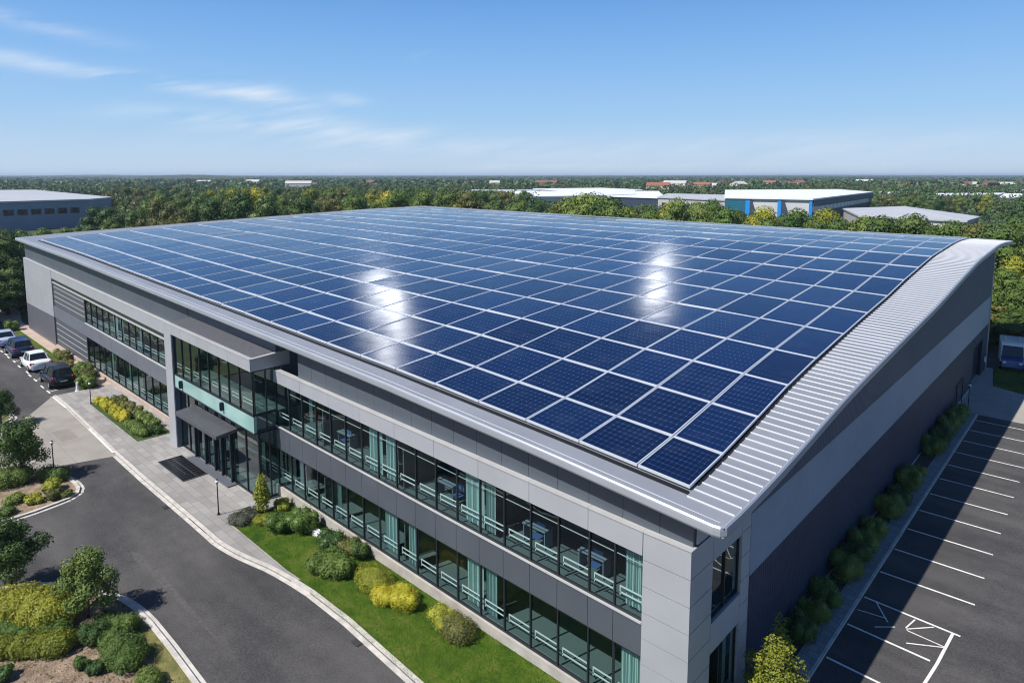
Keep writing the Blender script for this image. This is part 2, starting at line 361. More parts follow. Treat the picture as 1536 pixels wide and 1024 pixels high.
# right hand car park
sheet('car_park', [(1.65, -60), (60, -60), (60, 44.6), (1.65, 44.3)], .012, M_asph)
sheet('side_pavement', [(.85, 1), (1.45, 1), (1.6, 8), (1.6, 44.1), (.2, 44.1), (.85, 36)], .07, M_pave2, drop=.1)
sheet('soil_bed', [(-.05, 1), (.85, 1), (.85, 36), (.2, 44.1), (-.05, 44.1)], .06, mat('dark_soil', (.05, .045, .04), .95, var=.3, scale=3))
kerb([(1.65, .5), (1.65, 44.2)], .12, .085, side=1, gutter=0)
sheet('driveway', [(-.3, 44.3), (1.7, 44.3), (60, 44.8), (60, 53.0), (3.6, 52.9), (1.4, 53.9), (.6, 60.6), (-.3, 60.6)], .02, M_drive)
sheet('verge_grass', [(1.4, 53.95), (3.6, 52.95), (60, 53.05), (60, 60.4), (.7, 60.6)], .05, M_grass, drop=.08)
sheet('service_road', [(-90, 61), (60, 60.9), (60, 66.5), (-90, 66.5)], .015, M_asph)
# painted markings
M_mark = mat('road_paint', (.72, .70, .66), .7, var=.14, scale=6)
def lines(segs, w=.11, name='bay_markings', h=.022):
    b = MB()
    for (x0, y0), (x1, y1) in segs:
        d = Vector((x1 - x0, y1 - y0)).normalized(); n = Vector((-d.y, d.x)) * w / 2
        b.face([(x0 + n.x, y0 + n.y, gz(x0) + h), (x0 - n.x, y0 - n.y, gz(x0) + h), (x1 - n.x, y1 - n.y, gz(x1) + h), (x1 + n.x, y1 + n.y, gz(x1) + h)])
    return tag(b.build(name, M_mark), kind='structure')
ybay = [2.75, 5.42, 8.08, 10.73, 13.19, 15.8, 18.44, 21.1, 23.8, 26.5, 29.2, 31.9, 34.6, 37.3, 40.0, 42.7]
for i, y in enumerate(ybay):
    xe = 5.45 if y > 14 else 5.05
    if y < 11: xe = 4.75
    if 12.5 < y < 14: xe = 5.36
    lines([((1.72, y), (xe + .0, y + (.12 if y > 14 else -.1)))])
lines([((5.1, 13.08), (4.98, 10.6))]); lines([((4.98, 10.6), (4.6, 6.2)), ], h=.026)
lines([((1.75, 12.03), (2.85, 12.24))], .06)
lines([((2.2, 13.16), (2.95, 11.99)), ((2.62, 11.29), (3.24, 11.87)), ((3.75, 12.98), (3.59, 12.12)), ((3.62, 12.05), (4.44, 12.98)), ((3.66, 11.98), (5.04, 11.9)), ((3.83, 11.11), (5.0, 11.86))], .06, h=.03)
park = [(-78.6, -4.2), (-76.59, -4.43), (-74.79, -4.38), (-73.37, -4.44), (-71.0, -4.39), (-68.59, -4.44), (-65.73, -4.36), (-64.41, -4.44), (-62.37, -4.44), (-59.69, -4.49), (-57.68, -4.47)]
lines([((x - .5, y), (x + .55, y)) for x, y in park] + [((x, -4.4), (x - .1, -3.7)) for x, _ in park[::2]], .12, 'parking_markings')
lines([((-55.9, -4.52), (-52.1, -4.5))], .2, h=.03, name='kerb_line'); lines([((-45.6, -4.62), (-39.6, -4.75))], .22, h=.09, name='kerb_line')
lines([((-53.1, -7.72), (-54.6, -7.8))], .12, 'kerb_line', .03)

# ================================================================== MAIN BUILDING
RX = [-.6, -.09, 2.1, 4.8, 7.2, 9.4, 11.5, 20, 27.8, 33.8, 41.2, 51.2, 56, 61.2]
RZ = [7.93, 7.97, 8.10, 8.38, 8.70, 8.97, 9.2, 9.86, 10.45, 11.08, 11.8, 12.2, 12.1, 11.8]
def ery(y): return smooth_interp(y, RX, RZ, 1.6) if y > 1 else interp(y, RX, RZ)
def ely(y): return interp(y, [-1, 4, 22, 48, 60], [10.9, 11.15, 11.7, 12.4, 12.5])
def eyx(x): return interp(x, [-85.8, -64.4, -35.2, -15.4, -5.8, 1.1], [10.8, 10.4, 9.52, 8.88, 8.42, 8.0])
def rz(x, y):
    s = (1.2 - x) / 86
    base = ery(y) * (1 - s) + ely(y) * s
    e = eyx(x) - (8.0 * (1 - s) + 10.9 * s)
    return base + e * max(0, 1 - y / 60)
bld = thing('office_building', 'large grey metal-clad two-storey building carrying the roof full of solar panels', 'building')
XL, XR = -86.3, 1.22; YF, YB = -.6, 61
# roof sheet
b = MB(); nx, ny = 44, 62
X = [XL + (XR - XL) * i / nx for i in range(nx + 1)]; Y = [YF + (YB - YF) * j / ny for j in range(ny + 1)]
for j in range(ny + 1):
    for i in range(nx + 1): b.v.append((X[i], Y[j], rz(X[i], Y[j])))
for j in range(ny):
    for i in range(nx): k = j * (nx + 1) + i; b.f.append((k, k + 1, k + nx + 2, k + nx + 1)); b.m.append(0)
roof = b.build('roof', M_roof, bld, smooth=True)
b = MB()                               # soffit
for j in range(ny):
    for i in range(nx):
        q = [(X[i], Y[j]), (X[i], Y[j + 1]), (X[i + 1], Y[j + 1]), (X[i + 1], Y[j])]
        b.face([(x, y, rz(x, y) - .3) for x, y in q])
b.build('soffit', M_fascia, bld, smooth=True)
# fascia all round: rounded bullnose profile swept along the edges
b = MB()
path = [(x, YF) for x in X] ; path[-1] = (XR - .3, YF); path += [(XR - .12, YF + .04), (XR - .03, YF + .14)] + [(XR, y) for y in Y[1:]] + [(x, YB) for x in X[::-1][1:]] + [(XL, y) for y in Y[::-1][1:-1]]
prof = [(-.02, .012), (.03, .02), (.075, -.03), (.085, -.1), (.085, -.26), (.05, -.33), (-.05, -.33)]
n = len(path); ring = []
for k, (x, y) in enumerate(path):
    a = Vector(path[k - 1]); c_ = Vector(path[(k + 1) % n]); t = (c_ - a).normalized(); nn = Vector((t.y, -t.x))
    ring.append([(x + nn.x * o, y + nn.y * o, rz(x, y) + h) for o, h in prof])
for k in range(n):
    A, B = ring[k], ring[(k + 1) % n]
    for p in range(len(prof) - 1): b.face([A[p], B[p], B[p + 1], A[p + 1]])
b.build('fascia', M_fascia, bld)
# seams: front gutter flashings and the standing seams of the right verge
b = MB()
y = .2
while y < 60.4:
    for (xa, xb) in (((-.35 - interp(y, [0, 10, 20, 32, 57], [0, .45, .8, 1.1, 1.4])), XR - .03),):
        x0, x1 = xa, xb; p = [(x0, y - .018), (x1, y - .018), (x1, y + .018), (x0, y + .018)]
        b.hexa([(px_, py_, rz(px_, py_) - .01) for px_, py_ in p] + [(px_, py_, rz(px_, py_) + .035) for px_, py_ in p])
    y += .52
b.build('standing_seam', M_seam, roof)
b = MB()
for (yy, w, h) in ((-.38, .010, .008),):
    for i in range(nx):
        x0, x1 = X[i], min(X[i + 1], XR - .2)
        b.hexa([(x0, yy - w, rz(x0, yy) - .01), (x1, yy - w, rz(x1, yy) - .01), (x1, yy + w, rz(x1, yy) - .01), (x0, yy + w, rz(x0, yy) - .01), (x0, yy - w, rz(x0, yy) + h), (x1, yy - w, rz(x1, yy) + h), (x1, yy + w, rz(x1, yy) + h), (x0, yy + w, rz(x0, yy) + h)])
b.build('eave_flashing', M_seam, roof)
b = MB()                               # dark cable tray below the first row of panels and beside the last column
for i in range(nx):
    x0, x1 = X[i], min(X[i + 1], -.4)
    if x1 <= x0 or x0 < -81: continue
    b.hexa([(x0, .30, rz(x0, .3) + .0), (x1, .30, rz(x1, .3) + .0), (x1, .42, rz(x1, .42)), (x0, .42, rz(x0, .42)), (x0, .30, rz(x0, .3) + .03), (x1, .30, rz(x1, .3) + .03), (x1, .42, rz(x1, .42) + .07), (x0, .42, rz(x0, .42) + .07)])
skx = lambda y: -interp(y, [0, 10, 20, 32, 57], [0, .45, .8, 1.1, 1.4])
for j in range(1, 58):
    y0, y1 = j, j + 1; xa, xb = -.33 + skx(y0), -.33 + skx(y1)
    if y1 > 57: break
    b.hexa([(xa - .3, y0, rz(xa, y0)), (xa, y0, rz(xa, y0)), (xb, y1, rz(xb, y1)), (xb - .3, y1, rz(xb, y1)), (xa - .3, y0, rz(xa, y0) + .05), (xa, y0, rz(xa, y0) + .05), (xb, y1, rz(xb, y1) + .05), (xb - .3, y1, rz(xb, y1) + .05)])
b.build('cable_tray', M_black, roof)

# heights along the front
cop = lambda x: lin(-1.7, 6.5, -26, 6.97)(x) if x > -26.4 else lin(-43, 7.32, -86, 8.43)(x)
rw = dict(top=lin(-1.7, 5.68, -26, 6.28), sill=lin(-1.7, 3.33, -26, 3.70), ltop=lin(-1.7, 2.10, -26, 2.34), lbot=lin(-1.7, -.28, -26, .08))
lw = dict(top=lin(-43, 6.34, -73.5, 7.25), sill=lin(-43, 3.72, -74, 4.35), ltop=lin(-43, 2.36, -74, 3.10), lbot=lin(-43, -.12, -74, .12))
gnd = lambda x: gz(x) - .1
YI = 3.2                               # depth of the rooms behind the glass

def panels(b, cuts, zl, zh, y0, y1, gap=.018):
    for a, c_ in zip(cuts, cuts[1:]): b.slab(a + gap / 2, c_ - gap / 2, y0, y1, zl, zh)
MUL = [-26.2, -24.7, -23.3, -21.88, -20.46, -19.09, -17.69, -16.34, -14.92, -13.52, -12.14, -10.79, -9.4, -8.04, -6.66, -5.31, -3.92, -2.85, -1.72]
MULL = [-63.0, -61.3, -59.6, -57.9, -56.2, -54.5, -52.8, -51.1, -49.5, -47.9, -46.3, -44.7, -43.1, -41.5, -39.9, -38.6]
# cladding bands
b = MB(); cp = [x for x in MUL[::1]]
panels(b, MUL[::2], rw['top'], lambda x: cop(x), -.10, .12); b.build('parapet_cladding', M_light, bld)
b = MB(); panels(b, MUL[::2], lambda x: cop(x) + .002, lambda x: cop(x) + .035, -.13, .2, .01); b.slab(-1.72, .03, -.13, .2, lambda x: cop(-1.7) + .002, lambda x: cop(-1.7) + .035); b.build('coping', M_coping, bld)
b = MB(); panels(b, MUL, rw['ltop'], lambda x: rw['sill'](x) - .055, -.06, .12); b.build('spandrel_cladding', M_span, bld)
b = MB(); b.slab(-26.2, -1.72, -.12, .14, lambda x: rw['sill'](x) - .052, rw['sill']); b.build('window_sill', M_coping, bld)
b = MB(); b.slab(-26.3, -1.72, -.14, .12, gnd, rw['lbot']); b.build('plinth', M_conc, bld)
# corner pier with horizontal joints
zs = [gz(0) - .1, .02, .95, 1.88, 2.8, 3.72, 4.64, 5.56, 6.5]
b = MB()
for z0, z1 in zip(zs, zs[1:]):
    b.box(-1.70, 0.0, -.10, .3, z0 + .012, z1 - .012); b.box(-.3, 0.0, .3, 1.42, z0 + .012, z1 - .012)
b.build('corner_pier', M_light, bld)
b = MB(); b.box(-1.68, -.03, -.07, .28, zs[0], 6.48); b.box(-.28, -.03, .26, 1.42, zs[0], 6.48); b.build('pier_backing', M_joint, bld)
# side wall by the corner: cladding over and between two windows, then a narrow pier
b = MB()
for z0, z1 in ((2.22, 3.3), (5.52, 6.55), (6.57, 7.55)):
    b.box(-.3, 0.0, 1.44, 3.66, z0, z1)
for z0, z1 in zip(zs, zs[1:]): b.box(-.3, 0.0, 3.68, 4.40, z0 + .012, z1 - .012)
b.box(-.3, 0, 3.68, 4.4, 6.52, 7.6)
b.box(-.3, 0, .3, 1.42, 6.57, 7.45)
b.build('side_cladding', M_lightb, bld)
b = MB(); b.box(-.35, -.08, 1.42, 3.68, gz(0), zs[1] - .2); b.build('plinth', M_conc, bld)

def window(parent, x0, x1, zl, zh, y, pane, railing=True, transom=False, curtain=None, axis='x', label=None, top_h=0.0, mesh_w=.042, sill_h=.0):
    """one glazed bay: dark frame, pane, rail inside and (some) a curtain"""
    P = (lambda a, d, z: (a, y + d, z)) if axis == 'x' else (lambda a, d, z: (y - d, a, z))
    sgn = 1
    b = MB()
    def bx(a0, a1, d0, d1, z0, z1, B=None):
        (B or b).hexa([P(a0, d0, z0(a0)), P(a1, d0, z0(a1)), P(a1, d1, z0(a1)), P(a0, d1, z0(a0)), P(a0, d0, z1(a0)), P(a1, d0, z1(a1)), P(a1, d1, z1(a1)), P(a0, d1, z1(a0))])
    w = mesh_w
    bx(x0, x0 + w, -.03, .06, zl, zh); bx(x1 - w * .4, x1, -.03, .06, zl, zh)
    bx(x0 + w, x1 - w * .4, -.03, .09, zl, lambda x: zl(x) + .06); bx(x0 + w, x1 - w * .4, -.03, .09, lambda x: zh(x) - .06, zh)
    o = b.build('window', M_frame, parent)
    if label: o['label'] = label
    b = MB(); a0, a1 = x0 + w, x1 - w * .4
    b.face([P(a0, .03, zl(a0) + .06), P(a1, .03, zl(a1) + .06), P(a1, .03, zh(a1) - .06), P(a0, .03, zh(a0) - .06)]); b.build('pane', pane, o)
    if transom:
        b = MB(); bx(a0, a1, .04, .06, lambda x: zh(x) - .42, lambda x: zh(x) - .39, b); b.build('transom', M_lightb, o)
    if railing:
        b = MB(); f0, f1 = a0 + .1, a1 - .06
        for h in (.52, .74): bx(f0, f1, .11, .14, lambda x: zl(x) + h, lambda x: zl(x) + h + .045, b)
        for a in (f0, f1 - .04): bx(a, a + .04, .11, .14, lambda x: zl(x) + .45, lambda x: zl(x) + .74, b)
        b.build('railing', M_rail, o)
    if curtain:
        b = MB(); c0, c1 = a0 + (a1 - a0) * curtain[0], a0 + (a1 - a0) * curtain[1]; k = 36; pts = []
        for i in range(k + 1):
            a = c0 + (c1 - c0) * i / k; pts.append((a, .30 + .05 * math.sin(i * 1.9) + .02 * math.sin(i * .7)))
        for (a, d), (a2, d2) in zip(pts, pts[1:]):
            b.face([P(a, d, zl(a) + .1), P(a2, d2, zl(a2) + .1), P(a2, d2, zh(a2) - .12), P(a, d, zh(a) - .12)])
        b.build('curtain', M_curt, o)
    return o
cu = {3: (.2, .4), 7: (.15, 1), 8: (.15, .85), 12: (.15, 1), 13: (0, .45), 18: (.2, 1)}
cl = {2: (.3, .8), 5: (.0, .25), 8: (0, .75), 9: (.3, .85), 12: (.2, .95), 13: (0, .5), 18: (.1, 1), 15: (0, .0)}
for i, (x0, x1) in enumerate(zip(MUL, MUL[1:]), 1):
    window(bld, x0, x1, rw['sill'], rw['top'], 0, M_pane, True, i > 1, cu.get(i))
    c_ = cl.get(i); window(bld, x0, x1, rw['lbot'], rw['ltop'], 0, M_pane, True, False, c_ if c_ and c_[1] else None)
for i, (x0, x1) in enumerate(zip(MULL, MULL[1:]), 1):
    window(bld, x0, x1, lw['sill'], lambda x: lw['top'](x) - .38, .05, M_pane, True, False, {5: (.2, .9), 6: (.3, .7), 9: (.1, .6)}.get(i))
    window(bld, x0, x1, lw['lbot'], lw['ltop'], .05, M_pane, True, False, {7: (.2, .6), 4: (.4, .8)}.get(i))
for z0, z1 in ((3.32, 5.5), (gz(0) + .1, 2.2)):
    window(bld, 1.44, 2.55, lambda a: z0, lambda a: z1, -.12, M_pane2, False, axis='y', label='window in the shaded side wall by the corner')
    window(bld, 2.55, 3.66, lambda a: z0, lambda a: z1, -.12, M_pane2, False, axis='y', curtain=(.5, .9) if z0 < 1 else None, label='window in the shaded side wall by the corner')
# left wing bands
cutl = [-74, -70.9, -67.8, -64.7, -61.6, -58.5, -55.4, -52.3, -49.2, -46.1, -43, -39.9, -38.7]
b = MB(); panels(b, cutl, lw['top'], cop, -.10, .12); b.build('parapet_cladding', M_light, bld)
b = MB(); panels(b, [-86.2] + cutl, lambda x: cop(x) + .002, lambda x: cop(x) + .035, -.13, .2, .01); b.build('coping', M_coping, bld)
b = MB(); panels(b, cutl, lw['ltop'], lambda x: lw['sill'](x) - .06, -.08, .12); b.build('spandrel_cladding', mat('mid_grey_cladding', (.17, .18, .215), .42, .25, var=.06, scale=.5), bld)
b = MB(); b.slab(-63, -38.7, -.12, .14, lambda x: lw['sill'](x) - .057, lw['sill']); b.build('window_sill', M_coping, bld)
b = MB(); b.slab(-73.8, -38.7, -.12, .0, lambda x: lw['top'](x) - .44, lambda x: lw['top'](x) - .34); b.build('shading_beam', M_coping, bld)
b = MB(); b.slab(-74, -38.7, -.02, .12, lambda x: lw['top'](x) - .339, lambda x: lw['top'](x) - .002); b.build('head_recess', M_frame, bld)
b = MB(); b.slab(-74, -38.7, -.14, .12, gnd, lambda x: lw['lbot'](x)); b.build('plinth', mat('pink_plinth', (.42, .34, .29), .85, var=.1, scale=1.5), bld)
# blank end bay: light sheets above dark sheets
zmid = lin(-86, 3.06, -74, 3.08)
b = MB()
for k in range(8):
    f0, f1 = k / 8, (k + 1) / 8
    b.slab(-86.2, -74.1, -.10, .2, lambda x: zmid(x) * (1 - f0) + cop(x) * f0 + .006, lambda x: zmid(x) * (1 - f1) + cop(x) * f1 - .006)
b.build('light_end_wall', M_light, bld)
b = MB(); b.slab(-86.2, -74.1, -.10, .2, lambda x: gz(x) + .25, lambda x: zmid(x) - .006); b.build('dark_end_wall', mat('end_wall_dark', (.12, .12, .14), .5, .2, var=.06, scale=.6), bld)
b = MB(); b.slab(-86.22, -74.1, -.12, .2, gnd, lambda x: gz(x) + .247); b.build('plinth', MATS['pink_plinth'], bld)
b = MB(); b.box(-74.1, -73.75, .0, .2, gnd(-74), 7.9); b.build('shadow_gap', M_joint, bld)
# louvre panels
for zl, zh in ((lambda x: lw['sill'](x) - .0, lambda x: lw['top'](x) - .36), (lw['lbot'], lw['ltop'])):
    b = MB(); s = MB()
    for k in range(5):
        f0, f1 = k / 5, (k + 1) / 5
        g0 = lambda x: zl(x) * (1 - f0) + zh(x) * f0; g1 = lambda x: zl(x) * (1 - f1) + zh(x) * f1
        b.slab(-73.75, -63.05, .0, .1, g0, g1)
        if k: s.slab(-73.7, -63.1, -.035, -.002, lambda x: g0(x) - .02, lambda x: g0(x) + .03)
    o = b.build('louvre_panel', M_louv, bld); s.build('louvre_trim', M_lightb, o)
# recess wall below the eaves
b = MB()
def rec(x0, x1, y0, y1, step):
    x = x0
    while x < x1 - .01:
        x2 = min(x + step, x1); b.slab(x + .008, x2 - .008, y0, y1, lambda q: (cop(q) if (q > -26.3 or q < -38.8) else 7.6) + .052, lambda q: rz(q, .3) - .31); x = x2
rec(-86.2, -38.7, .13, .4, 3.1); rec(-38.7, -26.3, .15, .4, 3.1); b.build('recess_cladding', M_recess, bld)
b = MB(); rec(-23.8, -.06, .13, .4, 1.41); b.build('recess_cladding', M_recess, bld)
b = MB(); b.slab(-26.3, -23.8, 1.6, 1.8, lambda q: 6.2, lambda q: rz(q, 1.6) - .31); b.slab(-23.95, -23.82, .4, 1.6, lambda q: 6.2, lambda q: rz(q, .6) - .31); b.slab(-26.3, -26.15, .4, 1.6, lambda q: 6.2, lambda q: rz(q, .6) - .31); b.build('recess_niche', M_recess, bld)
b = MB(); b.slab(-86.1, -38.7, .2, .36, lambda q: cop(q) - .2, lambda q: rz(q, .3) - .32); b.slab(-23.8, -.08, .2, .36, lambda q: cop(q) - .2, lambda q: rz(q, .3) - .32); b.build('recess_backing', M_joint, bld)
b = MB(); b.box(-.3, -.05, .3, 4.4, 6.52, 7.6); b.build('corner_backing', M_joint, bld)
# long right wall: three bands of ribbed sheet with ribs, 4.4 < y < 60
ny2 = 100; Yw = [4.42 + (60 - 4.42) * k / ny2 for k in range(ny2 + 1)]
def ribs(name, zl, zh, m, y0=4.42, y1=60.0, pitch=.2):
    b = MB(); n = int((y1 - y0) / pitch); 
    for k in range(n):
        a = y0 + k * pitch
        ys4 = [a, a + pitch * .5, a + pitch * .62, a + pitch * .88, a + pitch]; xs4 = [0, 0, .014, .014, 0]
        for q in range(4):
            b.face([(xs4[q], ys4[q], zl(ys4[q])), (xs4[q + 1], ys4[q + 1], zl(ys4[q + 1])), (xs4[q + 1], ys4[q + 1], zh(ys4[q + 1])), (xs4[q], ys4[q], zh(ys4[q]))])
    return b.build(name, m, bld)
z1 = lin(4.4, 3.58, 60, 3.80); z2 = lin(4.4, 6.0, 60, 6.5)
doorY = (50.6, 53.9)
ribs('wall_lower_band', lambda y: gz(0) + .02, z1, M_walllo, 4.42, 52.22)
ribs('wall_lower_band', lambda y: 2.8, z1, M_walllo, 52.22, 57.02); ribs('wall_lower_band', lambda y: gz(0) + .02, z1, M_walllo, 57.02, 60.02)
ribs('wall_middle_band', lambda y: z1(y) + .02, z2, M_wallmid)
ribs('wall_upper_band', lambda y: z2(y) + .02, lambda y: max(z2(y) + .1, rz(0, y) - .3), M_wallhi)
b = MB(); b.box(-.12, .05, 4.42, 52.2, gz(0) - .1, gz(0) + .14); b.build('plinth', M_conc, bld)
b = MB(); b.box(-.35, -.3, 52.2, 57.02, gz(0) - .05, 2.9); b.box(-.3, -.02, 52.1, 52.22, gz(0), 2.8); b.box(-.3, -.02, 57.0, 57.1, gz(0), 2.8); b.build('door', M_navy, bld)
b = MB(); b.box(-.5, -.03, 59.9, 60.05, gz(0), 10.5); b.box(-.03, .09, 59.88, 60.06, gz(0), rz(0, 60) - .31); b.build('corner_trim', M_lightb, bld)
# hidden closing walls and inner structure
b = MB()
b.slab(-86.1, -.1, 59.8, 60.0, gnd, lambda q: rz(q, 59.9) - .31)
for k in range(12):
    y0, y1 = .4 + k * 4.95, .4 + (k + 1) * 4.95
    b.hexa([(-86.2, y0, gnd(-86)), (-86.0, y0, gnd(-86)), (-86.0, y1, gnd(-86)), (-86.2, y1, gnd(-86)), (-86.2, y0, rz(-86, y0) - .31), (-86, y0, rz(-86, y0) - .31), (-86, y1, rz(-86, y1) - .31), (-86.2, y1, rz(-86, y1) - .31)])
b.build('rear_wall', M_recess, bld)
b = MB()
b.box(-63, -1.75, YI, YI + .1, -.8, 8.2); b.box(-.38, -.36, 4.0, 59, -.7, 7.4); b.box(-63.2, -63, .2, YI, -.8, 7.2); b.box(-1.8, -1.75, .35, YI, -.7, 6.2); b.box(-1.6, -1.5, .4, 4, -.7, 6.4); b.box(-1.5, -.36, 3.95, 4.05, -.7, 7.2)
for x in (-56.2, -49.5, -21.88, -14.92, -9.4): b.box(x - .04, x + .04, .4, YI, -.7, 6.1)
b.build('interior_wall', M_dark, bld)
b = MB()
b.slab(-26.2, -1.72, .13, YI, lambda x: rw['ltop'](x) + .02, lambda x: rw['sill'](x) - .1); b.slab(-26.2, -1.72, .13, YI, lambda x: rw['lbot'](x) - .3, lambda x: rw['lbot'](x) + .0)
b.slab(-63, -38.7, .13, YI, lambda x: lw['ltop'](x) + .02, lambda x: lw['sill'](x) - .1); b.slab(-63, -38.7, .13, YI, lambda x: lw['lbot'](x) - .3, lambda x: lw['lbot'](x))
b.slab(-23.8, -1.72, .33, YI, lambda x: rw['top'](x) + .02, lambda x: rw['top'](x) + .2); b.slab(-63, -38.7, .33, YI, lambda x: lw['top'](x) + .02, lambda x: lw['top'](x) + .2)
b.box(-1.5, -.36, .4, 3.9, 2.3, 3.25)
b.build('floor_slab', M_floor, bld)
# desks glimpsed behind the upper glass
b = MB()
for x in (-22.6, -20.9, -12.8, -7.4, -4.6):
    z = rw['sill'](x) - .1 + .72; b.box(x - .6, x + .6, 1.0, 1.6, z, z + .04)
    for dx in (-.55, .55):
        b.box(x + dx - .02, x + dx + .02, 1.05, 1.55, z - .72, z)
b.build('desk', mat('desk_top', (.12, .16, .2), .5), bld)
b = MB()
for x in (-20.7, -11.9, -7.2, -4.4): z = rw['sill'](x) + .64; b.box(x - .22, x + .22, 1.25, 1.31, z - .15, z + .2); b.box(x - .22, x + .22, .85, 1.25, z - .3, z - .25)
b.build('blue_chair_back', mat('blue_plastic', (.03, .07, .18), .5), bld)

# ---- entrance block
EX0, EX1, EY = -38.7, -26.1, -1.5
ftop = lin(EX0, 8.12, EX1, 7.84); fbot = lin(EX0, 7.47, EX1, 7.16)
b = MB(); cuts = [EX0 + (EX1 - EX0) * k / 9 for k in range(10)]
panels(b, cuts, fbot, ftop, EY, EY + .2, .014); b.build('porch_fascia', M_light, bld)
b = MB(); b.hexa([(EX1 - .2, EY + .2, fbot(EX1)), (EX1 - .004, EY + .2, fbot(EX1)), (EX1 - .004, .9, fbot(EX1)), (EX1 - .2, .9, fbot(EX1)), (EX1 - .2, EY + .2, ftop(EX1)), (EX1 - .004, EY + .2, ftop(EX1)), (EX1 - .004, .9, ftop(EX1) + .12), (EX1 - .2, .9, ftop(EX1) + .12)]); b.build('porch_side_fascia', M_light, bld)
b = MB(); b.box(EX0, EX0 + 1.2, EY - .01, -.16, gnd(EX0), fbot(EX0) - .004); b.build('porch_pier', M_light, bld)
b = MB(); b.box(EX0 + 1.2, EX0 + 1.28, EY + .02, -.1, gnd(EX0), fbot(EX0) - .05); b.build('pier_reveal', mat('slate_reveal', (.09, .11, .15), .4, .3), bld)
def tiles():
    m = mat('dark_roof_tile', (.05, .055, .07), .45, .2); nt = m.node_tree; bb = nt.nodes['Principled BSDF']; tc = nt.nodes.new('ShaderNodeTexCoord'); br = nt.nodes.new('ShaderNodeTexBrick')
    br.inputs['Scale'].default_value = 1; br.inputs['Brick Width'].default_value = .24; br.inputs['Row Height'].default_value = .16; br.inputs['Mortar Size'].default_value = .02
    br.inputs['Color1'].default_value = (.06, .065, .08, 1); br.inputs['Color2'].default_value = (.085, .09, .11, 1); br.inputs['Mortar'].default_value = (.25, .25, .27, 1)
    lk(nt, tc.outputs['Object'], br.inputs['Vector']); lk(nt, br.outputs['Color'], bb.inputs['Base Color'])
    bp = nt.nodes.new('ShaderNodeBump'); bp.inputs['Distance'].default_value = .02; lk(nt, br.outputs['Fac'], bp.inputs['Height']); lk(nt, bp.outputs['Normal'], bb.inputs['Normal']); return m
b = MB(); b.hexa([(EX0 + .3, EY + .22, ftop(EX0) - .1), (EX1 - .22, EY + .22, ftop(EX1) - .1), (EX1 - .22, .22, ftop(EX1)), (EX0 + .3, .22, ftop(EX0)), (EX0 + .3, EY + .22, ftop(EX0) - .02), (EX1 - .22, EY + .22, ftop(EX1) - .02), (EX1 - .22, .22, ftop(EX1) + .12), (EX0 + .3, .22, ftop(EX0) + .12)]); b.build('porch_roof', tiles(), bld)
b = MB(); b.slab(EX0 - .02, EX1 + .01, EY - .03, EY + .23, lambda x: ftop(x) + .002, lambda x: ftop(x) + .035); b.hexa([(EX1 - .23, EY + .23, ftop(EX1) + .002), (EX1 + .01, EY + .23, ftop(EX1) + .002), (EX1 + .01, .9, ftop(EX1) + .122), (EX1 - .23, .9, ftop(EX1) + .122), (EX1 - .23, EY + .23, ftop(EX1) + .04), (EX1 + .01, EY + .23, ftop(EX1) + .04), (EX1 + .01, .9, ftop(EX1) + .16), (EX1 - .23, .9, ftop(EX1) + .16)]); b.build('porch_coping', M_coping, bld)
gx = [EX0 + 1.28] + [-36.1, -34.75, -33.35, -31.95, -30.55, -29.2, -27.8] + [EX1 - .05]
mt = lin(EX0, 4.70, EX1, 4.56); mb = lin(EX0, 3.85, EX1, 3.58)
for i, (x0, x1) in enumerate(zip(gx, gx[1:])):
    window(bld, x0, x1, mt, fbot, EY + .12, M_pane2, True, label='tall window of the glazed entrance block')
b = MB(); b.slab(gx[0], EX1, EY + .08, EY + .25, mb, lambda x: mt(x) - .02); o = b.build('mint_spandrel', M_mint, bld)
b = MB(); b.slab(gx[0], EX1 + .02, EY + .05, EY + .3, lambda x: mb(x) - .06, lambda x: mb(x) - .003); b.slab(gx[0], EX1 + .01, EY + .06, EY + .2, lambda x: mt(x) - .018, lambda x: mt(x) - .002); b.build('spandrel_trim', M_frame, bld)
LY = -1.15
lg = [EX0 + 1.28, -36.1, -34.75]
gnx = lambda x: gz(x) + .1
for x0, x1 in ((gx[0], -36.1), (-36.1, -34.9), (-29.4, -27.8), (-27.8, EX1 - .05)):
    window(bld, x0, x1, gnx, lambda x: mb(x) - .07, LY, M_pane2, False, False, label='ground floor window beside the entrance doors')
    b = MB()
b = MB(); b.slab(EX1 - .12, EX1 - .0, LY - .06, LY + .05, gnx, lambda x: mb(x) - .07); b.build('corner_post', M_frame, bld)
# side glazing of the block (x = EX1)
for z0, z1, nm in ((4.58, 7.14, 1), (3.6, 4.56, 0), (gz(-26) + .1, 3.5, 0)):
    ya = EY + .2 if z0 > 3 else LY + .05
    window(bld, ya, (ya + .1) / 2, lambda a: z0, lambda a: z1, EX1 - .06, M_pane2, False, axis='y', label='side window of the glazed entrance block')
    window(bld, (ya + .1) / 2, .0, lambda a: z0, lambda a: z1, EX1 - .06, M_pane2, False, axis='y', label='side window of the glazed entrance block')
# rooms behind
b = MB(); b.slab(EX0 + .4, EX1 - .1, EY + .3, 2.4, lambda x: mb(x) - .05, lambda x: mt(x) - .03); b.slab(EX0 + .4, EX1 - .1, LY + .15, 2.4, gnd, lambda x: gz(x) + .09); b.build('floor_slab', M_floor, bld)
